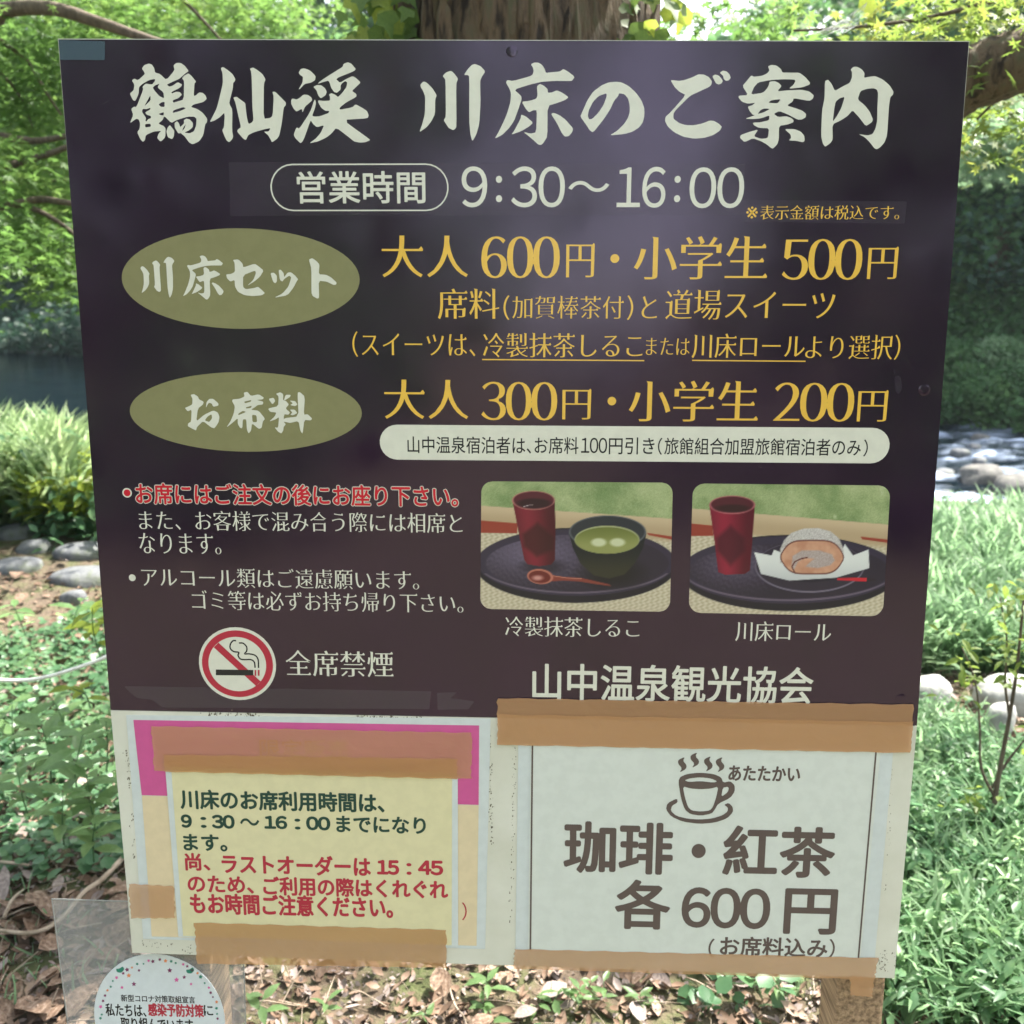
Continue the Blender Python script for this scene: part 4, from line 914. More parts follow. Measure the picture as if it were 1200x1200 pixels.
m5 = N(_n, 'ShaderNodeMath', operation='ADD', use_clamp=True); _n.links.new(m4.outputs[0], m5.inputs[0]); _n.links.new(at_.outputs['Fac'], m5.inputs[1])
fb = N(_n, 'ShaderNodeBsdfDiffuse'); fb.inputs[0].default_value = (0.45, 0.54, 0.70, 1)
mxw = N(_n, 'ShaderNodeMixShader'); _n.links.new(m5.outputs[0], mxw.inputs[0]); _n.links.new(_b.outputs[0], mxw.inputs[1]); _n.links.new(fb.outputs[0], mxw.inputs[2])
_n.links.new(mxw.outputs[0], _n.nodes['Material Output'].inputs[0]); bump(_n, _b, nzf.outputs[0], 0.35, 0.05)
tag(link('river_water', me, M_water, smooth=True), kind='structure')

# ------------------------------------------------------------------ scatter of small shapes
def frames(n, tilt=0.6, up=None):
    """random orthonormal frames (t along leaf, b across, nrm)"""
    nrm = np.column_stack([rng.normal(0, tilt, n), rng.normal(0, tilt, n), np.ones(n)])
    if up is not None: nrm = nrm * 1.0 + up
    nrm /= np.linalg.norm(nrm, axis=1)[:, None]
    a = rng.uniform(0, 2 * math.pi, n)
    t = np.column_stack([np.cos(a), np.sin(a), np.zeros(n)])
    t -= nrm * np.sum(t * nrm, 1)[:, None]; t /= np.linalg.norm(t, axis=1)[:, None]
    return t, np.cross(nrm, t), nrm
def scatter(name, C, S, T, tpl, fcs, mat, parent=None, world=None):
    """tpl (k,3): x across, y along, z normal"""
    t, b_, n = T; tpl = np.asarray(tpl, float); k = len(tpl); m = len(C); S = np.asarray(S).reshape(-1, 1, 1)
    V = C[:, None, :] + S * (tpl[None, :, 0:1] * b_[:, None, :] + tpl[None, :, 1:2] * t[:, None, :] + tpl[None, :, 2:3] * n[:, None, :])
    F = np.asarray(fcs)[None] + (np.arange(m) * k)[:, None, None]
    return link(name, npmesh(name, V.reshape(-1, 3), F.reshape(-1, F.shape[-1])), mat, parent, world)
def maple_tpl():
    V = [(0, 0.32, 0.0)]
    tips = [(-150, 0.30), (-95, 0.46), (-48, 0.62), (0, 0.70), (48, 0.62), (95, 0.46), (150, 0.30)]
    for i, (a, r) in enumerate(tips):
        a_ = math.radians(a); V.append((math.sin(a_) * r, 0.32 + math.cos(a_) * r, -0.10 * r))
        if i < 6:
            am = math.radians((a + tips[i + 1][0]) / 2); rm = 0.19; V.append((math.sin(am) * rm, 0.32 + math.cos(am) * rm, 0.02))
    F = [(0, i + 1, i) for i in range(1, 13)]
    return V, F
MAPLE = maple_tpl()
OVAL = ([(0, 0, 0), (-0.2, 0.35, 0.06), (0, 0.4, -0.02), (0.2, 0.35, 0.06), (-0.17, 0.68, 0.03), (0, 0.7, -0.06), (0.17, 0.68, 0.03), (0, 1.05, -0.14)],
        [(0, 2, 1), (0, 3, 2), (1, 2, 5), (1, 5, 4), (2, 3, 6), (2, 6, 5), (4, 5, 7), (5, 6, 7)])
ROUND = ([(0, 0, 0), (-0.34, 0.25, 0.05), (-0.38, 0.62, 0.05), (0, 0.95, -0.04), (0.38, 0.62, 0.05), (0.34, 0.25, 0.05), (0, 0.45, -0.05)],
         [(0, 6, 1), (1, 6, 2), (2, 6, 3), (3, 6, 4), (4, 6, 5), (5, 6, 0)])
DIAM = ([(0, 0, 0), (-0.3, 0.5, 0.06), (0, 1, -0.05), (0.3, 0.5, 0.06)], [(0, 3, 1), (1, 3, 2)])
CURL = ([(0, 0, 0.03), (-0.22, 0.3, 0.13), (0, 0.32, 0.0), (0.22, 0.3, 0.1), (-0.24, 0.65, 0.16), (0, 0.68, 0.0), (0.24, 0.65, 0.12), (0, 1.05, 0.14)],
        [(0, 2, 1), (0, 3, 2), (1, 2, 5), (1, 5, 4), (2, 3, 6), (2, 6, 5), (4, 5, 7), (5, 6, 7)])

M_mapleleaf = mat_leaf('maple_leaf', [(0.04, 0.095, 0.02), (0.07, 0.145, 0.03), (0.13, 0.19, 0.045)], 2.2, 0.5)
M_mapleleaf2 = mat_leaf('maple_leaf_yellow', [(0.05, 0.095, 0.015), (0.10, 0.155, 0.025), (0.20, 0.19, 0.035)], 6, 0.5)
M_farleaf = mat_leaf('far_leaf', [(0.03, 0.075, 0.03), (0.06, 0.14, 0.05), (0.12, 0.20, 0.07)], 0.9, 0.45)
M_cedar = mat_leaf('cedar_leaf', [(0.012, 0.036, 0.024), (0.03, 0.075, 0.042)], 0.8, 0.25)
M_grass = mat_leaf('grass_blade', [(0.08, 0.15, 0.07), (0.13, 0.22, 0.11), (0.22, 0.30, 0.18)], 2.5, 0.45, rough=0.4)
M_herb = mat_leaf('herb_leaf', [(0.04, 0.10, 0.045), (0.075, 0.16, 0.075), (0.13, 0.21, 0.09)], 5, 0.4, rough=0.38)
M_mixed = mat_leaf('mixed_herb_leaf', [(0.045, 0.11, 0.055), (0.09, 0.18, 0.085), (0.19, 0.27, 0.12)], 4, 0.5, rough=0.42)
M_lime = mat_leaf('lime_leaf', [(0.12, 0.17, 0.02), (0.20, 0.25, 0.03)], 8, 0.5, rough=0.38)
M_dead = mat_noise('dead_leaf', (0.07, 0.042, 0.026), (0.16, 0.10, 0.065), 9, rough=0.75, c3=(0.27, 0.20, 0.15), detail=8)
M_dead2 = mat_noise('dead_leaf_pale', (0.13, 0.10, 0.09), (0.29, 0.235, 0.21), 12, rough=0.75, detail=8)
M_bark = mat_noise('bark', (0.022, 0.016, 0.012), (0.12, 0.085, 0.055), 11, rough=0.95, bmp=1.0, bdist=0.03, stretch=(3.5, 3.5, 0.8), detail=12, c3=(0.09, 0.085, 0.05))
M_twig = mat_noise('twig_bark', (0.06, 0.045, 0.032), (0.13, 0.10, 0.075), 20, rough=0.9, stretch=(3, 3, 1))
M_stick = mat_noise('dry_stick', (0.22, 0.17, 0.12), (0.38, 0.31, 0.24), 30, rough=0.9)
M_stone = mat_noise('river_stone', (0.055, 0.062, 0.075), (0.13, 0.135, 0.14), 13, rough=0.85, bmp=0.9, bdist=0.02, c3=(0.09, 0.11, 0.055), detail=12, lo=.3, hi=.75)
M_pale = mat_noise('pale_stone', (0.20, 0.20, 0.19), (0.42, 0.42, 0.40), 14, rough=0.8, bmp=0.5, bdist=0.02, detail=10)

M_boulder = mat_noise('boulder_stone', (0.055, 0.055, 0.052), (0.13, 0.125, 0.115), 8, rough=0.8, bmp=0.8, bdist=0.03, detail=12, c3=(0.07, 0.09, 0.035), lo=.3, hi=.8)
M_bank = mat_leaf('bank_leaf', [(0.09, 0.16, 0.06), (0.18, 0.26, 0.11), (0.30, 0.35, 0.20)], 3, 0.45)
def tube(name, pts, r0, r1, mat, parent=None, sides=10, rough=0.0, seed=0, flare=0.0, m=6):
    P_ = spline(pts, m); n = len(P_); r = np.random.default_rng(seed)
    t = np.gradient(P_, axis=0); t /= np.linalg.norm(t, axis=1)[:, None]
    ref = np.array([0, 0, 1.0]) if abs(t[0][2]) < 0.8 else np.array([0, 1.0, 0])
    V = []; 
    for i in range(n):
        u = np.cross(ref, t[i]); u /= np.linalg.norm(u); v = np.cross(t[i], u)
        s = i / (n - 1); rad = r0 * (1 - s) + r1 * s + flare * math.exp(-s * 9)
        for j in range(sides):
            a = 2 * math.pi * j / sides
            k = 1 + rough * (math.sin(3 * a + s * 4 + seed) * .5 + math.sin(7 * a - s * 9 + seed) * .3 + r.normal(0, .25))
            V.append(P_[i] + (u * math.cos(a) + v * math.sin(a)) * rad * k)
    F = [(i * sides + j, i * sides + (j + 1) % sides, (i + 1) * sides + (j + 1) % sides, (i + 1) * sides + j) for i in range(n - 1) for j in range(sides)]
    F += [tuple(range(sides - 1, -1, -1)), tuple(range((n - 1) * sides, n * sides))]
    return link(name, pymesh(name, V, F), mat, parent, smooth=True)

# ------------------------------------------------------------------ the big trunk close behind the board
trunk = empty('ivy_clad_tree', (0.04, 2.75, 0), 'large rough-barked tree trunk rising straight behind the middle of the board', 'tree')
tube('trunk', [(0.06, 2.80, -0.1), (0.05, 2.78, 0.6), (0.03, 2.75, 1.4), (0.03, 2.78, 2.2), (0.0, 2.85, 3.4), (-0.1, 3.0, 5.2)], 0.35, 0.25, M_bark, trunk, 40, 0.06, 5, flare=0.12, m=14)
# ridged bark plates standing proud of the trunk
Vb, Fb = [], []
for i in range(900):
    z = random.uniform(0.2, 3.6); a = random.uniform(math.pi * 1.0, math.pi * 2.0) if i % 4 else random.uniform(0, math.pi)
    rr = 0.349 - 0.016 * z + random.uniform(-.008, .014); l = random.uniform(.04, .16); wd = random.uniform(.010, .026)
    cx, cy = 0.045 - .01 * z, 2.775
    tilt = random.gauss(0, .05)
    k = len(Vb)
    for (du, dz, dr) in ((-wd, -l * .4, 0), (0, -l, 0), (wd, -l * .3, 0), (wd * .8, l * .5, 0), (0, l, 0), (-wd * .9, l * .45, 0), (0, -l * .3, .014), (0, l * .35, .012)):
        an = a + (du + tilt * dz) / rr
        Vb.append((cx + (rr + dr) * math.cos(an), cy + (rr + dr) * math.sin(an), z + dz))
    Fb += [tuple(k + j for j in f) for f in ((0, 1, 6), (1, 2, 6), (2, 3, 7, 6), (3, 4, 7), (4, 5, 7), (5, 0, 6, 7))]
o = link('bark_plates', pymesh('bark_plates', Vb, Fb), M_bark, trunk); tag(o, kind='stuff')
lb = [tuple(at(1040, 128, 2.72)), tuple(at(1138, 92, 2.66)), tuple(at(1215, 62, 2.6)), tuple(at(1300, -5, 2.6)), tuple(at(1420, -160, 2.7))]
tube('limb', [(0.15, 2.75, 1.62)] + lb, 0.085, 0.06, M_bark, trunk, 18, 0.09, 8, m=8)
crown_pts = []
def leaf_spray(n, cx, cy, cz, rx, ry, rz, layers=5):
    """points in flat sprays, as a maple holds its leaves"""
    c = rng.integers(0, layers, n); zc = rng.uniform(-rz, rz, layers); xc = rng.uniform(-rx * .5, rx * .5, layers); yc = rng.uniform(-ry * .5, ry * .5, layers)
    a = rng.uniform(0, 6.283, n); r = np.sqrt(rng.uniform(0, 1, n))
    x = cx + xc[c] + rx * .75 * r * np.cos(a); y = cy + yc[c] + ry * .75 * r * np.sin(a)
    z = cz + zc[c] + rng.normal(0, .05, n) - 0.12 * r ** 2
    return np.column_stack([x, y, z])

# high canopy of the big tree (throws the dappled shade; its lowest leaves show along the top edge)
pts = []
for i in range(34):
    a = rng.uniform(0, 6.283); r = rng.uniform(.3, 3.8); 
    cx, cy, cz = r * math.cos(a) - 1.3, 2.3 + r * math.sin(a) * .8, rng.uniform(3.8, 6.4)
    pts.append(leaf_spray(330, cx, cy, cz, 1.0, 1.0, .35, 4))
C = np.vstack(pts)
o = scatter('crown', C, rng.uniform(.055, .085, len(C)), frames(len(C), .45), *MAPLE, M_mapleleaf, trunk); tag(o, kind='stuff')

def maple_leaf_sprays(boxes, n_each, sz, tilt=.5):
    pts = [leaf_spray(n_each, *b_) for b_ in boxes]; C = np.vstack(pts)
    return C, rng.uniform(sz[0], sz[1], len(C)), frames(len(C), tilt)

# ------------------------------------------------------------------ maple on the left
mp_ = empty('maple_tree', (-3.6, 4.2, 0), 'green maple with long thin branches reaching in from the left beside the board', 'tree')
tube('trunk', [(-3.7, 4.3, -.1), (-3.6, 4.2, 1.0), (-3.45, 4.15, 2.2), (-3.5, 4.1, 3.8)], .13, .07, M_bark, mp_, 16, .05, 3, flare=.06)
def brp(name, pxs, Y, r0, r1, lead=None):
    pts = [tuple(at(px, py, Y + dy)) for px, py, dy in pxs]
    if lead: pts = [lead] + pts
    tube('branch', pts, r0, r1, M_twig, mp_, 8, .05, len(pxs))
brp('b', [(-60, 30, .2), (5, 12, .1), (60, 10, 0), (115, 26, -.05), (165, 43, -.1), (260, 75, -.2)], 3.9, .036, .012, (-3.45, 4.15, 2.2))
brp('b', [(-60, 145, .2), (0, 159, 0), (40, 165, 0), (76, 160, -.1), (130, 150, -.1)], 4.2, .02, .008, (-3.5, 4.2, 1.9))
brp('b', [(-50, 192, .2), (0, 194, 0), (35, 187, 0), (78, 173, -.1), (130, 150, -.1)], 4.1, .022, .008, (-3.55, 4.2, 1.6))
brp('b', [(-50, 222, .2), (0, 214, 0), (40, 212, 0), (80, 214, -.1), (120, 220, -.1)], 4.6, .015, .006)
brp('b', [(-50, 250, .2), (0, 243, 0), (45, 234, 0), (80, 238, -.1), (150, 250, -.1)], 4.0, .022, .008, (-3.55, 4.2, 1.35))
brp('b', [(25, 240, 0), (55, 252, 0), (84, 272, 0), (110, 300, 0)], 4.0, .012, .005)
brp('b', [(-10, 40, 0), (30, 70, 0), (52, 105, 0), (72, 135, 0)], 4.4, .010, .004)
brp('b', [(0, 85, 0), (14, 100, 0), (30, 125, 0), (38, 150, 0)], 4.5, .008, .004)
brp('b', [(195, -20, 0), (225, 10, 0), (262, 50, 0)], 4.6, .010, .005)
def px_box(px, py, Y, wpx, hpx, dep=.7):
    c = at(px, py, Y); k = Y / 1200
    return (c.x, c.y, c.z, wpx * k, dep, hpx * k)
boxes = []
for (px, py, Y, w_, h_) in ((30, 40, 4.6, 90, 40), (110, 20, 4.4, 90, 30), (30, 110, 4.5, 80, 40), (20, 190, 4.2, 80, 35), (55, 150, 4.9, 60, 30), (50, 235, 4.4, 60, 25), (60, 272, 4.1, 50, 22), (85, 300, 4.2, 40, 18), (180, 20, 5, 90, 25), (260, 15, 5.2, 90, 22), (330, 5, 5.6, 80, 20),
                            (-60, 60, 4.4, 90, 60), (-80, 200, 4.4, 90, 60), (100, -60, 4.6, 150, 50), (250, -60, 5, 150, 40), (10, 75, 5.6, 80, 30), (75, 85, 5.9, 60, 30), (15, 30, 5.9, 70, 30), (60, 195, 5.8, 70, 30), (10, 240, 5.5, 60, 25), (20, 145, 5.8, 60, 30), (140, 5, 5.8, 80, 20)):
    boxes.append(px_box(px, py, Y, w_, h_))
C, S, T = maple_leaf_sprays(boxes, 900, (.040, .062))
o = scatter('crown', C, S, T, *MAPLE, M_mapleleaf, mp_); tag(o, kind='stuff')

# ------------------------------------------------------------------ maple sprays at the upper right, hanging round the limb
mr = empty('maple_sapling', (2.2, 3.2, 0), 'yellow-green maple sprays hanging over the thick limb at the upper right corner', 'tree')
tube('stem', [(2.4, 3.4, -.1), (2.3, 3.3, 1.0), (2.05, 3.2, 2.0), (1.7, 3.1, 2.5)], .03, .014, M_twig, mr, 8, .05, 3)
for i, pp in enumerate(([(1240, -20, 0), (1150, 5, 0), (1080, 22, 0), (1000, 32, 0), (930, 36, 0)], [(1240, 90, 0), (1190, 100, 0), (1165, 120, 0), (1145, 140, 0)])):
    tube('branch', [tuple(at(a, b_, 2.9 + c_)) for a, b_, c_ in pp], .009, .003, M_twig, mr, 6, .05, i)
boxes = [px_box(px, py, Y, w_, h_, .25) for (px, py, Y, w_, h_) in ((1010, 30, 2.9, 45, 9), (1060, 25, 2.9, 45, 14), (1110, 22, 2.8, 45, 14), (1150, 12, 2.8, 40, 14), (1185, 25, 2.7, 30, 14), (1080, 5, 3.2, 60, 10), (1150, 132, 3.0, 12, 9), (1185, 95, 2.9, 22, 8), (1180, -15, 2.9, 60, 20))]
C, S, T = maple_leaf_sprays(boxes, 85, (.038, .06), .6)
o = scatter('crown', C, S, T, *MAPLE, M_mapleleaf2, mr); tag(o, kind='stuff')

# a riverside maple whose lit lower sprays hang over the water on the right, and thin sprays across the bright gap
rm = empty('maple_tree', (6.6, 9.5, 0), 'riverside maple with bright green sprays hanging over the dark far bank at right', 'tree')
tube('trunk', [(6.8, 8.9, -1.2), (6.6, 9.0, 1.2), (6.1, 9.3, 3.2), (5.2, 9.4, 4.6)], .14, .06, M_bark, rm, 10, .05, 3)
for i, pp in enumerate(([(1330, 60), (1230, 110), (1160, 150), (1110, 165)], [(1300, 20), (1200, 70), (1130, 120)])):
    tube('branch', [tuple(at(a, b_, 9.0)) for a, b_ in pp], .035, .01, M_twig, rm, 6, .05, i)
boxes = [px_box(px, py, Y, w_, h_, .6) for (px, py, Y, w_, h_) in ((1120, 150, 9, 45, 14), (1170, 158, 9, 50, 14), (1200, 140, 8.7, 40, 16), (1150, 175, 9.2, 40, 9), (1190, 182, 8.8, 30, 9), (1240, 110, 9, 60, 30), (1290, 60, 9, 60, 40))]
C, S, T = maple_leaf_sprays(boxes, 520, (.07, .11), .8)
tag(scatter('crown', C, S, T, *MAPLE, M_grass, rm), kind='stuff')
boxes = [px_box(px, py, Y, w_, h_, .3) for (px, py, Y, w_, h_) in ((800, 12, 4.2, 30, 12), (860, 8, 4.4, 40, 8), (905, 16, 4.2, 30, 12), (770, 30, 4.0, 20, 10), (930, 5, 4, 40, 8))]
C, S, T = maple_leaf_sprays(boxes, 70, (.05, .075), .7)
tag(scatter('crown', C, S, T, *MAPLE, M_mapleleaf, trunk), kind='stuff')

# ------------------------------------------------------------------ ivy on the trunk: every leaf a part
IVY = ([(0, 0, 0), (-.34, .05, .03), (-.46, .42, .02), (-.2, .55, .04), (0, 1.08, -.08), (.2, .55, .04), (.46, .42, .02), (.34, .05, .03), (0, .42, -.03)],
       [(8, i + 1, i) for i in range(0, 7)] + [(8, 0, 7)])
M_ivy = mat_leaf('ivy_leaf', [(0.05, 0.10, 0.02), (0.10, 0.16, 0.03)], 6, .45)
ivy_me = [pymesh('leaf', IVY[0], IVY[1]) for _ in range(2)]
ivy_me[0].materials.append(M_ivy); ivy_me[1].materials.append(M_lime)
for me_ in ivy_me: me_.polygons.foreach_set('use_smooth', [True] * len(me_.polygons))
def leaf_at(me_, p, s, direction, normal, parent, name='leaf'):
    t = Vector(direction).normalized(); n = Vector(normal); n = (n - t * n.dot(t)).normalized(); b_ = t.cross(n)
    o = bpy.data.objects.new(name, me_); COL.objects.link(o); o.parent = parent
    M = Matrix(((b_.x * s, t.x * s, n.x * s, p[0]), (b_.y * s, t.y * s, n.y * s, p[1]), (b_.z * s, t.z * s, n.z * s, p[2]), (0, 0, 0, 1)))
    o.matrix_basis = parent.matrix_basis.inverted() @ M
    return o
for side, (pxs, label) in enumerate((([(452, 90), (446, 40), (462, 12), (455, -30)], 'ivy with yellow-green leaves climbing the left side of the trunk'), ([(750, 95), (756, 45), (768, 10), (775, -30)], 'ivy with pale leaves climbing the right side of the trunk'))):
    iv = empty('ivy', tuple(at(pxs[0][0], 100, 2.55)), label, 'ivy')
    P_ = spline([tuple(at(a, b_, 2.56)) for a, b_ in pxs], 8); tube('stem', [tuple(p) for p in P_[::4]], .006, .003, M_twig, iv, 6)
    for i in range(52):
        p = P_[random.randrange(len(P_))] + np.array([random.gauss(0, .045), random.gauss(-.02, .04), random.gauss(0, .03)])
        leaf_at(ivy_me[0 if random.random() < .6 else 1], p, random.uniform(.035, .07), (random.gauss(0, .6), random.gauss(-.2, .4), -1), (random.gauss(0, .4), -1, random.uniform(0, .8)), iv)
bpy.context.view_layer.update()

# ------------------------------------------------------------------ cobweb strung to a yellow leaf at the upper right
web = empty('cobweb', tuple(at(985, 25, 2.3)), 'torn pale cobweb stretched below a yellow leaf above the board', 'cobweb')
M_web = mat_film('cobweb_silk', (0.7, 0.72, 0.7), 0.55, 0.6)
Wv, We = [], []
anchor = at(1016, 3, 2.3)
ends = [at(930 + i * 8.5, 46 - 1.4 * i + random.uniform(-3, 3), 2.3 + random.gauss(0, .03)) for i in range(9)]
for e in ends:
    P_ = [anchor.lerp(e, t) + Vector((0, 0, -.012 * math.sin(t * 3.14))) for t in np.linspace(0, 1, 7)]
    Wv.append(P_)
def thin(lines, w_):
    V, F = [], []
    for L in lines:
        for a_, b_ in zip(L[:-1], L[1:]):
            d = (b_ - a_).normalized(); u = d.cross(Vector((0, 1, 0))).normalized() * w_; v = d.cross(u).normalized() * w_
            k = len(V); V += [a_ + u, a_ - u * .5 + v, a_ - u * .5 - v, b_ + u, b_ - u * .5 + v, b_ - u * .5 - v]
            F += [(k, k + 1, k + 4, k + 3), (k + 1, k + 2, k + 5, k + 4), (k + 2, k, k + 3, k + 5)]
    return V, F
cross = [[Wv[i][j].lerp(Wv[i][min(j + 1, 6)], random.random()) for i in range(9)] for j in range(1, 6)] + [[Wv[i][random.randint(2, 5)] for i in range(9)] for _ in range(8)]
V, F = thin(Wv + cross, .00035)
link('silk', pymesh('silk', V, F), M_web, web)
leaf_at(ivy_me[1], at(1013, 14, 2.3), .045, (.4, 0, 1), (0, -1, .2), web, 'leaf')

# ------------------------------------------------------------------ stones: grey ones on the left, pale sunlit ones on the right, boulders in the water
def stone(name, p, rx, ry, rz, mat, label, cat, group=None, seed=0, rot=0.0, sub=3):
    import bmesh
    bm = bmesh.new(); bmesh.ops.create_icosphere(bm, subdivisions=sub, radius=1)
    for v in bm.verts:
        c = v.co
        k = 1 + .16 * float(fbm(c.x * 1.0, c.y + c.z * 1.7, 1.8, 3, seed)) + .05 * float(fbm(c.x + c.z, c.y - c.z, 5, 2, seed + 3))
        z = c.z * k; z = (.75 + .12 * c.x) * math.tanh(z / .62) if z > 0 else z
        x, y = c.x * k * rx, c.y * k * ry
        v.co = (x * math.cos(rot) - y * math.sin(rot), x * math.sin(rot) + y * math.cos(rot), z * rz)
    me_ = bpy.data.meshes.new(name); bm.to_mesh(me_); bm.free(); me_.materials.append(mat)
    me_.polygons.foreach_set('use_smooth', [True] * len(me_.polygons))
    o = bpy.data.objects.new(name, me_); COL.objects.link(o); o.location = p
    return tag(o, label, cat, group)
G1 = 'grey stones on the mossy ground left of the board'
for i, (x0, x1, y0, y1, lab) in enumerate(((-12, 40, 606, 626, 'flat grey stone at the left edge, farthest of the mossy stones'), (17, 58, 616, 642, 'mossy brownish stone just behind the blue-grey one'),
        (-14, 48, 639, 662, 'blue-grey flat stone at the left edge, in front of the mossy one'), (64, 122, 629, 645, 'flat grey stone touching the board edge, farther of two'),
        (60, 124, 648, 674, 'broad grey stone touching the board edge, nearer of two'), (68, 98, 674, 692, 'smallest grey stone, lying in the dirt in front of the others'))):
    a_, b_ = gp(x0, y1 - 3), gp(x1, y1 - 3); c_ = gp((x0 + x1) / 2, (y0 + y1) / 2, .05)
    stone('garden_stone', (c_.x, c_.y, float(ground_z(c_.x, c_.y)) - .012), (b_.x - a_.x) / 2 * 1.08, (b_.x - a_.x) * .40, .085, M_stone, lab, 'stone', G1, 40 + i, random.uniform(-.3, .3))
G2 = 'pale sunlit stones in the grass right of the board'
for i, (x0, x1, y0, y1, lab) in enumerate(((1060, 1112, 782, 828, 'bright white stone right beside the board edge'), (1140, 1215, 793, 832, 'large bright stone at the right edge of the grass'), (1152, 1188, 836, 866, 'small bright stone in front of the large one at right'))):
    a_, b_ = gp(x0, y1 - 8), gp(x1, y1 - 8); c_ = gp((x0 + x1) / 2, y1 - 12, .04)
    stone('garden_stone', (c_.x, c_.y, float(ground_z(c_.x, c_.y)) + .02), (b_.x - a_.x) / 2, (b_.x - a_.x) * .42, .11, M_pale, lab, 'stone', G2, 60 + i, random.uniform(-.4, .4))
G3 = 'boulders in the rapids'
bl = [(1129, 1183, 540, 568, 'biggest rounded boulder in the rapids with a moss patch'), (1172, 1225, 558, 580, 'rounded pale boulder at the right edge of the rapids'), (1162, 1196, 583, 600, 'low pale boulder nearest the grass'), (1100, 1118, 570, 582, 'small dark boulder near the board edge'), (1108, 1130, 590, 602, 'small boulder half hidden by the grass tips'),
      (1120, 1150, 476, 486, 'dark boulder under the far bank'), (1160, 1200, 470, 482, 'wide boulder under the far bank at right')]
for i, (x0, x1, y0, y1, lab) in enumerate(bl[:5]):
    a_, b_ = gp(x0, y1, WZ), gp(x1, y1, WZ); w_ = (b_.x - a_.x)
    stone('boulder', ((a_.x + b_.x) / 2, a_.y + w_ * .35, WZ), w_ / 2, w_ * .42, w_ * .5, M_boulder if i in (0, 1, 2, 4) else M_stone, lab, 'boulder', G3, 80 + i, random.uniform(-.4, .4))
for i in range(9):
    k_ = random.uniform(.38, .53); Y = random.uniform(10.2, 15.5); r_ = random.uniform(.05, .16)
    stone('boulder', (k_ * Y, Y, WZ + .01), r_, r_ * .8, r_ * .75, M_boulder if i % 2 else M_stone, 'small wet boulder breaking the rapids', 'boulder', 'small boulders in the rapids', 200 + i, random.uniform(0, 3), 2)
# cobbles of the near shore
cob = []
for i in range(150):
    x = random.uniform(2.5, 8.5); y = random.uniform(8.3, 11.5); 
    z = float(ground_z(x, y)); 
    cob.append((x, y, max(z, WZ - .02), random.uniform(.025, .085)))
import bmesh
bm = bmesh.new()
for x, y, z, r_ in cob:
    Mx = Matrix.Translation((x, y, z)) @ Matrix.Rotation(random.uniform(0, 3), 4, 'Z') @ Matrix.Diagonal((r_, r_ * random.uniform(.6, .9), r_ * random.uniform(.4, .6), 1))
    bmesh.ops.create_icosphere(bm, subdivisions=2, radius=1, matrix=Mx)
me_ = bpy.data.meshes.new('shore_cobbles'); bm.to_mesh(me_); bm.free(); me_.polygons.foreach_set('use_smooth', [True] * len(me_.polygons))
tag(link('shore_cobbles', me_, M_boulder), 'wet grey cobbles along the near edge of the rapids', 'cobbles', kind='stuff')

# ------------------------------------------------------------------ grass, herbs, litter
def on_ground(x, y, dz=0.0): return np.column_stack([x, y, ground_z(x, y) + dz])
def blade(bend):
    V = []; 
    for i, t in enumerate((0, .4, .75)):
        w_ = .035 * (1 - t * .6); y = bend * t * t; z = t - bend * .25 * t * t
        V += [(-w_, y, z), (w_, y, z)]
    V.append((0, bend, 1 - bend * .35))
    return V, [(0, 1, 3), (0, 3, 2), (2, 3, 5), (2, 5, 4), (4, 5, 6)]
def upright(n, lean=.25):
    up = np.column_stack([rng.normal(0, lean, n), rng.normal(0, lean, n), np.ones(n)]); up /= np.linalg.norm(up, axis=1)[:, None]
    a = rng.uniform(0, 6.283, n); t = np.column_stack([np.cos(a), np.sin(a), np.zeros(n)]); t -= up * np.sum(t * up, 1)[:, None]; t /= np.linalg.norm(t, axis=1)[:, None]
    return t, np.cross(up, t), up
CLEAR = [(*gp(1088, 812)[:2], .17), (*gp(1178, 822)[:2], .22), (*gp(1170, 858)[:2], .13)] + [(*gp(a, b_)[:2], r_) for a, b_, r_ in ((20, 620, .12), (40, 634, .14), (20, 655, .18), (92, 642, .16), (92, 668, .2), (84, 690, .12))]
def clear(x, y, pad=1.0):
    k = np.ones(len(x), bool)
    for cx, cy, r_ in CLEAR: k &= ((x - cx) ** 2 + ((y - cy + .12) * .75) ** 2) > (r_ * pad) ** 2
    return k
def grass(name, x, y, h, bend, mat, label):
    k = clear(x, y, 1.1); x, y, h = x[k], y[k], h[k]
    n = len(x); C = on_ground(x, y, -.01)
    o = scatter(name, C, h, upright(n), *blade(bend), mat); tag(o, label, 'grass', kind='stuff'); return o
def uni(n, x0, x1, y0, y1): return rng.uniform(x0, x1, n), rng.uniform(y0, y1, n)
# tall bright grass on the right bank
x, y = uni(26000, 1.0, 3.6, 3.0, 5.15); k = (x / y > .30) & (x / y < .66) & (fbm(x, y, 1.5, 3, 51) > -1.0); x, y = x[k], y[k]
grass('tall_grass', x, y, rng.uniform(.12, .34, len(x)) * np.clip(1.35 - .2 * (y - 2.6), .5, 1), .6, M_grass, 'tall bright arching grass on the river bank right of the board')
x, y = uni(34000, 0.7, 2.4, 1.6, 4.2); k = (x / y > .34) & (fbm(x, y, 2.5, 3, 52) > -.5); x, y = x[k], y[k]
grass('low_grass', x, y, rng.uniform(.06, .20, len(x)), .6, M_grass, 'short grass among the herbs right of the board')
x, y = uni(14000, -4.0, -1.3, 5.0, 6.2); k = (x / y < -.30) & (x / y > -.66); x, y = x[k], y[k]; 
grass('bank_grass', x, y, rng.uniform(.12, .30, len(x)) * (1 + 1.0 * (x / y < -.44)), .6, M_bank, 'feathery sunlit grass mound on the bank left of the board')
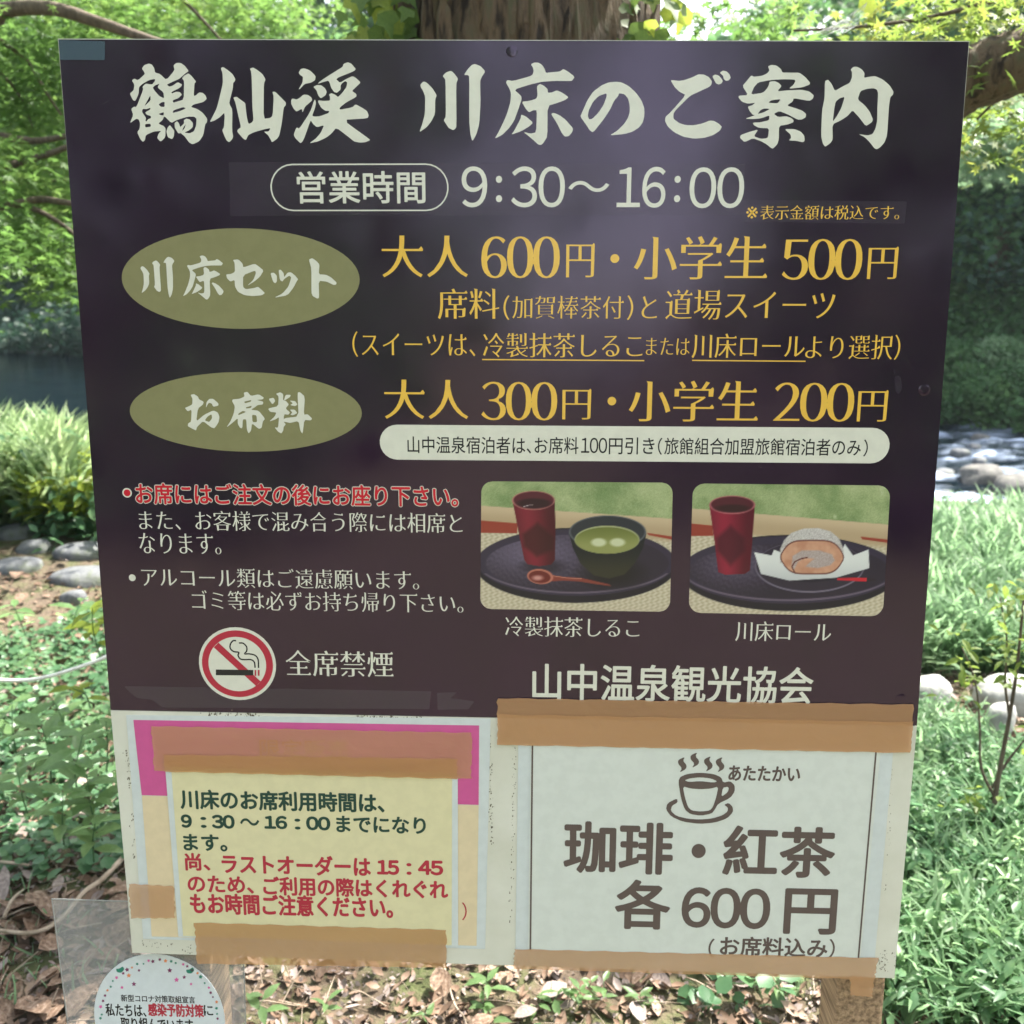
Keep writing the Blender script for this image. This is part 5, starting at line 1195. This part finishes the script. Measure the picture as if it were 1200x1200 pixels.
x, y = uni(9000, -2.6, 2.4, 1.5, 3.6); k = (fbm(x, y, 3.0, 3, 53) > .45); x, y = x[k], y[k]
grass('short_grass', x, y, rng.uniform(.03, .10, len(x)), .5, M_grass, 'thin short grass sprouting through the leaf litter under the board')
# herbs: oval leaves in loose clumps
def herbs(name, x, y, dz, size, tpl, mat, label, tilt=.5, cat='ground cover'):
    k = clear(x, y, .9); x, y, dz, size = x[k], y[k], dz[k], size[k]
    C = on_ground(x, y, 0); C[:, 2] += dz
    o = scatter(name, C, size, frames(len(x), tilt), *tpl, mat); tag(o, label, cat, kind='stuff'); return o
x, y = uni(52000, 0.7, 3.0, 1.6, 4.6); k = (x / y > .33) & (x / y < .68) & (fbm(x, y, 2.2, 4, 54) > -.35); x, y = x[k], y[k]
herbs('herb_carpet', x, y, rng.uniform(.0, .12, len(x)), rng.uniform(.018, .046, len(x)), OVAL, M_mixed, 'low green herbs covering the ground right of the board', .55)
x, y = uni(34000, -3.6, -0.75, 1.9, 5.4); k = (x / y < -.30) & (x / y > -.68) & (fbm(x, y, 1.6, 4, 55) > .0); x, y = x[k], y[k]
herbs('clover_carpet', x, y, rng.uniform(.0, .06, len(x)), rng.uniform(.018, .04, len(x)), ROUND, M_herb, 'small-leaved creeping herbs on the ground left of the board', .4)
x, y = uni(9000, -4.2, -1.5, 4.6, 6.6); k = (x / y < -.29) & (x / y > -.68); x, y = x[k], y[k]
herbs('bank_shrubbery', x, y, np.abs(rng.normal(0, .14, len(x))), rng.uniform(.05, .11, len(x)), OVAL, M_herb, 'leafy green undergrowth along the left bank', .6)
x, y = uni(9000, -3.6, -1.5, 4.9, 6.5); k = (x / y < -.33) & (x / y > -.66); x, y = x[k], y[k]
herbs('bank_top_leaves', x, y, rng.uniform(.12, .3, len(x)), rng.uniform(.06, .11, len(x)), OVAL, M_lime, 'yellow-green leaves topping the undergrowth on the left bank', .7)
x, y = uni(11000, -1.6, 1.6, 1.35, 2.6); k = (fbm(x, y, 3.4, 4, 56) > -.2) & (x / y > -.27); x, y = x[k], y[k]
herbs('sprout_patch', x, y, rng.uniform(.0, .07, len(x)), rng.uniform(.02, .055, len(x)), ROUND, M_herb, 'green sprouts among the dead leaves below the board', .6)
# leaf litter
x, y = uni(30000, -2.6, 2.6, 1.3, 4.4); k = np.abs(x / y) < .75; x, y = x[k], y[k]; k = (rng.uniform(0, 1, len(x)) < np.clip(1.15 - .3 * (y - 1.4), .15, 1)); x, y = x[k], y[k]
o = scatter('leaf_litter', on_ground(x, y, .006), rng.uniform(.015, .045, len(x)), frames(len(x), .45), *CURL, M_dead); tag(o, 'brown dead leaf litter covering the ground under the board', 'leaf litter', kind='stuff')
x, y = uni(4500, -2.2, 2.2, 1.3, 3.4); k = np.abs(x / y) < .75; x, y = x[k], y[k]
o = scatter('pale_litter', on_ground(x, y, .012), rng.uniform(.012, .036, len(x)), frames(len(x), .5), *CURL, M_dead2); tag(o, 'pale bleached leaf bits in the litter under the board', 'leaf litter', kind='stuff')

n = 1800; x, y = uni(n, -2.0, 2.0, 1.3, 3.2)
TW = ([(-.012, 0, 0), (.012, 0, 0), (0, 0, .02), (-.01, .5, .05), (.01, .5, .05), (0, .5, .07), (.02, 1, .02)], [(0, 1, 4), (0, 4, 3), (1, 2, 5), (1, 5, 4), (2, 0, 3), (2, 3, 5), (3, 4, 6), (4, 5, 6), (5, 3, 6)])
o = scatter('twig_litter', on_ground(x, y, .02), rng.uniform(.03, .13, n), frames(n, .2), *TW, M_stick); tag(o, 'thin broken twigs strewn over the litter under the board', 'twigs', kind='stuff')
n = 16000; x, y = uni(n, -1.8, 1.8, 1.3, 2.8)
o = scatter('crumbled_litter', on_ground(x, y, .004), rng.uniform(.005, .018, n), frames(n, .6), *DIAM, M_dead2); tag(o, 'crumbled leaf fragments covering the soil under the board', 'leaf litter', kind='stuff')
# ------------------------------------------------------------------ forest on the far bank
def far_tree(name, x, y, H, rad, n, sz, mat, label, group, low=.25, bark=M_bark, conifer=False, zbase=None):
    z0 = float(ground_z(x, y)) if zbase is None else zbase
    t = empty(name, (x, y, z0), label, 'tree', group)
    lean = random.uniform(-.6, .6)
    tube('trunk', [(x, y, z0 - .3), (x + lean * .3, y, z0 + H * .45), (x + lean, y, z0 + H * .92)], max(.09, H * .022), .04, bark, t, 8, .05, 2, m=3)
    k = 16 if n > 3000 else 9; pts = []
    for i in range(k):
        f = (i + .5) / k; zz = z0 + H * (low + (1 - low) * f)
        rr = rad * ((1 - f) * .95 + .12 if conifer else (.45 + .75 * math.sin(math.pi * min(1, f * .85 + .12))))
        a = random.uniform(0, 6.283); off = rr * random.uniform(.15, .6)
        cx, cy = x + lean * f + off * math.cos(a), y + off * math.sin(a)
        cr = rr * random.uniform(.5, .8); m_ = n // k
        d = rng.normal(0, 1, (m_, 3)); d /= np.linalg.norm(d, axis=1)[:, None]; r_ = rng.uniform(.45, 1, m_) ** .5
        pts.append(np.column_stack([cx + d[:, 0] * cr * r_, cy + d[:, 1] * cr * r_, zz + d[:, 2] * cr * r_ * .55 - .12 * (d[:, 0] ** 2 + d[:, 1] ** 2) * cr]))
    C = np.vstack(pts)
    o = scatter('crown', C, rng.uniform(sz[0], sz[1], len(C)), frames(len(C), 1.0), *DIAM, mat, t); tag(o, kind='stuff')
    return t
G4 = 'trees on the far bank'
L4 = ['dark conifer on the far bank of the river', 'mid-green leafy tree on the far bank of the river']
def bank(x): return 21.0 - .57 * x + .6 * math.sin(x * .5)
spots = []
for px, dy in ((-60, 1.5), (20, 2.5), (70, 5), (110, 1.2), (150, 4), (1060, 1.5), (1100, 4.2), (1135, 1.2), (1170, 3), (1215, 1.2), (1270, 3.5), (-10, 8), (90, 11), (1120, 9), (1190, 8), (1150, 14), (30, 15), (160, 10)):
    k = (px - 600) / 1200 / math.cos(PITCH)
    Y = 21.0 / (1 + .57 * k) + dy; spots.append((k * Y, Y, 1))
for px in (230, 330, 430, 520, 700, 780, 905, 980):
    k = (px - 600) / 1200 / math.cos(PITCH); Y = 21.0 / (1 + .57 * k) + random.uniform(2, 9); spots.append((k * Y, Y, 0))
for i, (x, y, vis) in enumerate(spots):
    con = (i % 3 == 0)
    gap = abs(x / y - .235) < .06                      # the hill is low here and the sky shows through
    H = random.uniform(2.2, 3.0) if gap else (random.uniform(6, 9) if vis else (random.uniform(7, 9) if x < 0 else random.uniform(3.5, 5)))
    far_tree('cedar' if con else 'broadleaf_tree', x, y, H, random.uniform(2.0, 2.8), 12000 if vis else 3000, (.10, .20) if vis else (.3, .5), M_cedar if con else M_farleaf, L4[0 if con else 1], G4, .12, conifer=con)
# low foliage along the far waterline and over the slope
def hill_scatter(name, n, x0, x1, u0, u1, dz, sz, mat, label):
    x = rng.uniform(x0, x1, n); u = rng.uniform(u0, u1, n); y = 21.0 - .57 * x + .6 * np.sin(x * .5) + u
    lump = np.clip(.5 + .5 * fbm(x, y, .9, 3, 61), 0, 1.4)
    C = np.column_stack([x, y, np.maximum(ground_z(x, y), WZ) + np.abs(rng.normal(0, dz, n)) * (.3 + lump)])
    o = scatter(name, C, rng.uniform(sz[0], sz[1], n), frames(n, .8), *DIAM, mat); tag(o, label, 'undergrowth', kind='stuff')
hill_scatter('bank_foliage', 46000, 6.0, 11, -2.2, 3.0, .6, (.07, .15), M_farleaf, 'green bushes hanging over the far waterline right of the board')
hill_scatter('bank_foliage', 34000, -18, -7, -3.0, 3.5, .4, (.12, .24), M_cedar, 'green bushes hanging over the far waterline left of the board')
hill_scatter('slope_foliage', 30000, -26, 20, 1, 22, .7, (.25, .5), M_cedar, 'dark undergrowth covering the far slope')

Gs = 'shrubs overhanging the far waterline'
for i, px in enumerate((1045, 1075, 1105, 1130, 1160, 1185, 1210)):
    k = (px - 600) / 1200 / math.cos(PITCH); Y = 21.0 / (1 + .57 * k) - random.uniform(.3, 1.4); x = k * Y
    sh = empty('shrub', (x, Y, WZ + .3), 'rounded green shrub overhanging the far waterline at right', 'shrub', Gs)
    tube('stem', [(x, Y, WZ), (x + .1, Y, WZ + .5), (x, Y, WZ + 1.0)], .03, .01, M_twig, sh, 6, 0, i, m=2)
    pts = []
    for j in range(7):
        c = np.array([x + random.gauss(0, .35), Y + random.gauss(0, .3), WZ + .35 + random.uniform(0, .75)]); d = rng.normal(0, 1, (700, 3)); d /= np.linalg.norm(d, axis=1)[:, None]
        pts.append(c + d * (rng.uniform(.3, 1, (700, 1)) ** .4) * np.array([.38, .35, .25]))
    C = np.vstack(pts); tag(scatter('foliage', C, rng.uniform(.05, .10, len(C)), frames(len(C), 1.0), *DIAM, M_grass if i % 2 else M_farleaf, sh), kind='stuff')
for i in range(18):
    k = random.uniform(-.53, -.38); Y = 21.0 / (1 + .57 * k) - random.uniform(1.6, 2.9)
    stone('boulder', (k * Y, Y, WZ + .02), random.uniform(.15, .45), random.uniform(.15, .35), random.uniform(.12, .28), M_stone, 'dark wet boulder along the far waterline', 'boulder', 'boulders along the far waterline', 100 + i, random.uniform(0, 3), 2)
# ------------------------------------------------------------------ trees behind the reader (seen only mirrored in the glossy print)
G5 = 'trees behind the reader'
for i, (x, y, H, r_) in enumerate(((-3.4, -6.2, 6, 2.0), (-5.5, -9, 8, 2.6), (-2.9, -12, 9, 2.2), (3.3, -6.5, 6, 1.8), (5.2, -9.5, 8, 2.6), (4.0, -14, 9, 2.6), (-7, -5, 7, 2.4), (7, -4.5, 7, 2.4), (-4.2, -20, 8, 2.4), (4.9, -24, 9, 2.8))):
    far_tree('broadleaf_tree', x, y, H, r_, 2600, (.18, .34), M_farleaf, 'leafy tree behind the reader, mirrored in the board', G5, .1)

# ------------------------------------------------------------------ individual plants close to the board
M_weed = mat_leaf('weed_leaf', [(0.09, 0.17, 0.06), (0.15, 0.24, 0.10)], 9, .45, rough=.35)
herb_me = pymesh('leaf', OVAL[0], OVAL[1]); herb_me.materials.append(M_weed)
lime_me = pymesh('leaf', OVAL[0], OVAL[1]); lime_me.materials.append(M_lime)
for me_ in (herb_me, lime_me): me_.polygons.foreach_set('use_smooth', [True] * 8)
def plant(name, base, top, n, ls, me_, label, spread=1.0, cat='plant', group=None, r=.004):
    b_, t_ = Vector(base), Vector(top); p = empty(name, base, label, cat, group)
    mid = b_.lerp(t_, .5) + Vector((random.gauss(0, .01), random.gauss(0, .01), 0))
    tube('stem', [tuple(b_), tuple(mid), tuple(t_)], r * .5, r * .25, M_herb, p, 6)
    for i in range(n):
        f = .2 + .8 * (i + 1) / n; q = (b_.lerp(mid, f * 2) if f < .5 else mid.lerp(t_, f * 2 - 1)); a = i * 2.4 + random.uniform(-.3, .3)
        leaf_at(me_, q, ls * random.uniform(.7, 1.15) * (1.1 - .25 * f), (math.cos(a) * spread, math.sin(a) * spread, random.uniform(-.15, .5)), (random.gauss(0, .2), random.gauss(0, .2), 1), p)
    return p
def pl(px, py, Y, h, *a, **k):
    q = at(px, py, Y); plant('leafy_plant', (q.x, q.y, q.z), (q.x + random.gauss(0, .02), q.y, q.z + h), *a, **k)
bpy.context.view_layer.update()
pl(118, 770, 2.35, .13, 9, .085, lime_me, 'lime-green leafy plant touching the left edge of the board')
pl(140, 745, 2.6, .10, 6, .07, lime_me, 'small lime-green shoot peeking out behind the board at left')
pl(95, 740, 2.7, .09, 7, .10, herb_me, 'green plant with long pale leaves left of the lime shoot')
pl(106, 830, 2.15, .05, 5, .06, lime_me, 'low lime-green sprout above the white rope end')
pl(30, 745, 2.9, .10, 8, .07, herb_me, 'small green plant near the left edge, level with the pink notice top')
Gp = 'leafy plants left of the pink notice'
for i, (px, py, Y, h, n, s) in enumerate(((120, 985, 1.95, .16, 11, .06), (95, 945, 2.0, .17, 10, .075), (60, 920, 2.1, .15, 10, .07), (35, 960, 2.0, .12, 9, .06), (125, 905, 2.15, .13, 9, .065), (80, 870, 2.3, .12, 9, .06), (20, 885, 2.25, .14, 9, .06), (110, 1010, 1.85, .09, 9, .06), (75, 990, 1.9, .12, 10, .055))):
    pl(px, py, Y, h, n, s * 1.35, herb_me, 'broad-leaved green plant growing left of the pink notice', group=Gp)
Gq = 'green sprouts in the leaf litter below the board'
for i in range(44):
    px = random.uniform(285, 960); 
    pl(px, random.uniform(1165, 1215), random.uniform(1.62, 1.8), .035, random.randint(4, 7), random.uniform(.03, .05), herb_me, 'small green sprout in the leaf litter below the board', group=Gq, r=.002)
Gr = 'herbs at the foot of the sapling'
for i in range(22):
    px, py = random.uniform(1065, 1200), random.uniform(930, 1150); q = gp(px, py)
    plant('leafy_plant', (q.x, q.y, 0), (q.x + random.gauss(0, .03), q.y, random.uniform(.07, .14)), random.randint(7, 11), random.uniform(.03, .05), herb_me, 'upright green herb in the ground cover right of the board', group=Gr, r=.003)
# slender sapling at the right
q = gp(1163, 1000); sap = empty('sapling', (q.x, q.y, 0), 'slender bare-stemmed sapling in the herbs right of the board', 'tree')
def sp(px, py, dy=0): p = at(px, py, q.y + dy); return (p.x, p.y, p.z)
tube('trunk', [sp(1163, 1003), sp(1166, 940), sp(1172, 900), sp(1183, 840), sp(1192, 780), sp(1200, 700)], .0075, .003, M_twig, sap, 8, .05)
for i, c_ in enumerate(([(1166, 935), (1150, 900), (1148, 850), (1143, 800), (1128, 760)], [(1172, 905), (1190, 880), (1215, 850)], [(1183, 840), (1178, 800), (1180, 750), (1172, 700)], [(1172, 905), (1160, 925), (1140, 935)])):
    tube('branch', [sp(a, b_,   .02 * i) for a, b_ in c_], .004, .0015, M_twig, sap, 6, .05, i)
sm = pymesh('leaf', OVAL[0], OVAL[1]); sm.materials.append(M_mapleleaf2)
bpy.context.view_layer.update()
for i in range(130):
    c_ = random.choice(((1143, 800), (1128, 765), (1200, 700), (1215, 850), (1180, 750), (1172, 700), (1140, 935), (1192, 780)))
    p = at(c_[0] + random.gauss(0, 14), c_[1] + random.gauss(0, 14), q.y + random.gauss(0, .04))
    leaf_at(sm, p, random.uniform(.025, .045), (random.gauss(0, 1), random.gauss(0, 1), random.gauss(-.2, .4)), (random.gauss(0, .4), random.gauss(0, .4), 1), sap)

# ------------------------------------------------------------------ large fallen leaves, sticks, rope
fl_me = []
for j in range(4):
    V = []
    w_ = .2 + .05 * j; cl = .05 + .04 * j
    for (y_, ww, zz) in ((0, .02, 0), (.18, .7, .02), (.4, 1, .05), (.65, .9, .07), (.85, .55, .09), (1.02, .03, .13)):
        V += [(-w_ * ww, y_, zz + cl * ww * ww), (0, y_ + .01, zz), (w_ * ww, y_, zz + (cl + .03 * math.sin(y_ * 5 + j)) * ww * ww)]
    F = [f for i in range(5) for f in ((3 * i, 3 * i + 1, 3 * i + 4, 3 * i + 3), (3 * i + 1, 3 * i + 2, 3 * i + 5, 3 * i + 4))]
    m_ = pymesh('fallen_leaf', V, F); m_.materials.append(M_dead if j % 2 else M_dead2); m_.polygons.foreach_set('use_smooth', [True] * 10)
    sm_ = None; fl_me.append(m_)
Gf = 'large dead leaves on the ground'
def fallen(px, py, s, j, label='large dry brown leaf lying on the forest floor'):
    p = gp(px, py, .03); o = bpy.data.objects.new('fallen_leaf', fl_me[j]); COL.objects.link(o)
    o.location = (p.x, p.y, float(ground_z(p.x, p.y)) + .018); o.scale = (s,) * 3
    o.rotation_euler = (random.gauss(0, .3), random.gauss(0, .3), random.uniform(0, 6.28)); tag(o, label, 'leaf', Gf)
for i in range(95): fallen(random.uniform(-40, 240), random.uniform(1030, 1260), random.uniform(.05, .10), random.choice((0, 1, 1, 3, 3, 1)))
for i in range(40): fallen(random.uniform(230, 1240), random.uniform(1140, 1280), random.uniform(.035, .07), random.randrange(4))
for i in range(26): fallen(random.uniform(0, 140), random.uniform(640, 1000), random.uniform(.05, .09), random.randrange(4))
for i in range(20): fallen(random.uniform(1060, 1200), random.uniform(1060, 1160), random.uniform(.05, .09), random.choice((0, 2)))
def gline(pts, dz=.03): return [tuple(gp(a, b_, dz)) for a, b_ in pts]
def lone(name, pts, r0, r1, mat, label, cat, sides=8, group=None):
    o = tube(name, pts, r0, r1, mat, None, sides, .06, len(pts)); return tag(o, label, cat, group)
lone('stick', gline([(146, 1003), (120, 1030), (98, 1046), (70, 1078), (38, 1093), (-5, 1090)], .05), .006, .004, M_stick, 'long bare stick leaning across the litter at the lower left', 'stick')
lone('stick', gline([(0, 1010), (20, 1012), (34, 1014)], .04), .004, .003, M_stick, 'short pale twig at the left edge above the long stick', 'stick')
lone('stick', gline([(5, 1075), (14, 1055), (28, 1042)], .04), .005, .002, M_stick, 'pale curved twig at the left edge beside the long stick', 'stick')
lone('stick', gline([(520, 1130), (532, 1175), (545, 1195), (548, 1230)], .03), .002, .0015, M_stick, 'thin curved twig under the middle of the board', 'stick')
lone('rope', [tuple(at(a, b_, 2.25)) for a, b_ in ((-80, 790), (0, 797), (40, 796), (80, 786), (126, 769), (180, 740))], .0045, .0045, mat_noise('rope_white', lin((200, 200, 190)), lin((232, 232, 224)), 200, rough=.7), 'thin white rope sagging in from the left edge to the board', 'rope')

# ------------------------------------------------------------------ thin volume added to imitate the veil of lens flare
hz = bpy.data.meshes.new('flare_veil')
X0, X1, Y0, Y1, Z0, Z1 = -64, 64, -64, 94, -6, 34
hv = [(x, y, z) for x in (X0, X1) for y in (Y0, Y1) for z in (Z0, Z1)]
hz.from_pydata(hv, [], [(0, 1, 3, 2), (4, 6, 7, 5), (0, 4, 5, 1), (2, 3, 7, 6), (0, 2, 6, 4), (1, 5, 7, 3)])
mh = bpy.data.materials.new('flare_veil'); mh.use_nodes = True; nh = mh.node_tree; nh.nodes.remove(nh.nodes['Principled BSDF'])
pv = nh.nodes.new('ShaderNodeVolumePrincipled'); pv.inputs['Color'].default_value = (0.78, 0.9, 0.95, 1); pv.inputs['Density'].default_value = 0.0006
pv.inputs['Anisotropy'].default_value = 0.3
nh.links.new(pv.outputs[0], nh.nodes['Material Output'].inputs['Volume'])
FLARE_VEIL = link('flare_veil', hz, mh); tag(FLARE_VEIL, kind='stuff', label='thin added volume imitating a lens-flare veil over the background', cat='flare_veil')
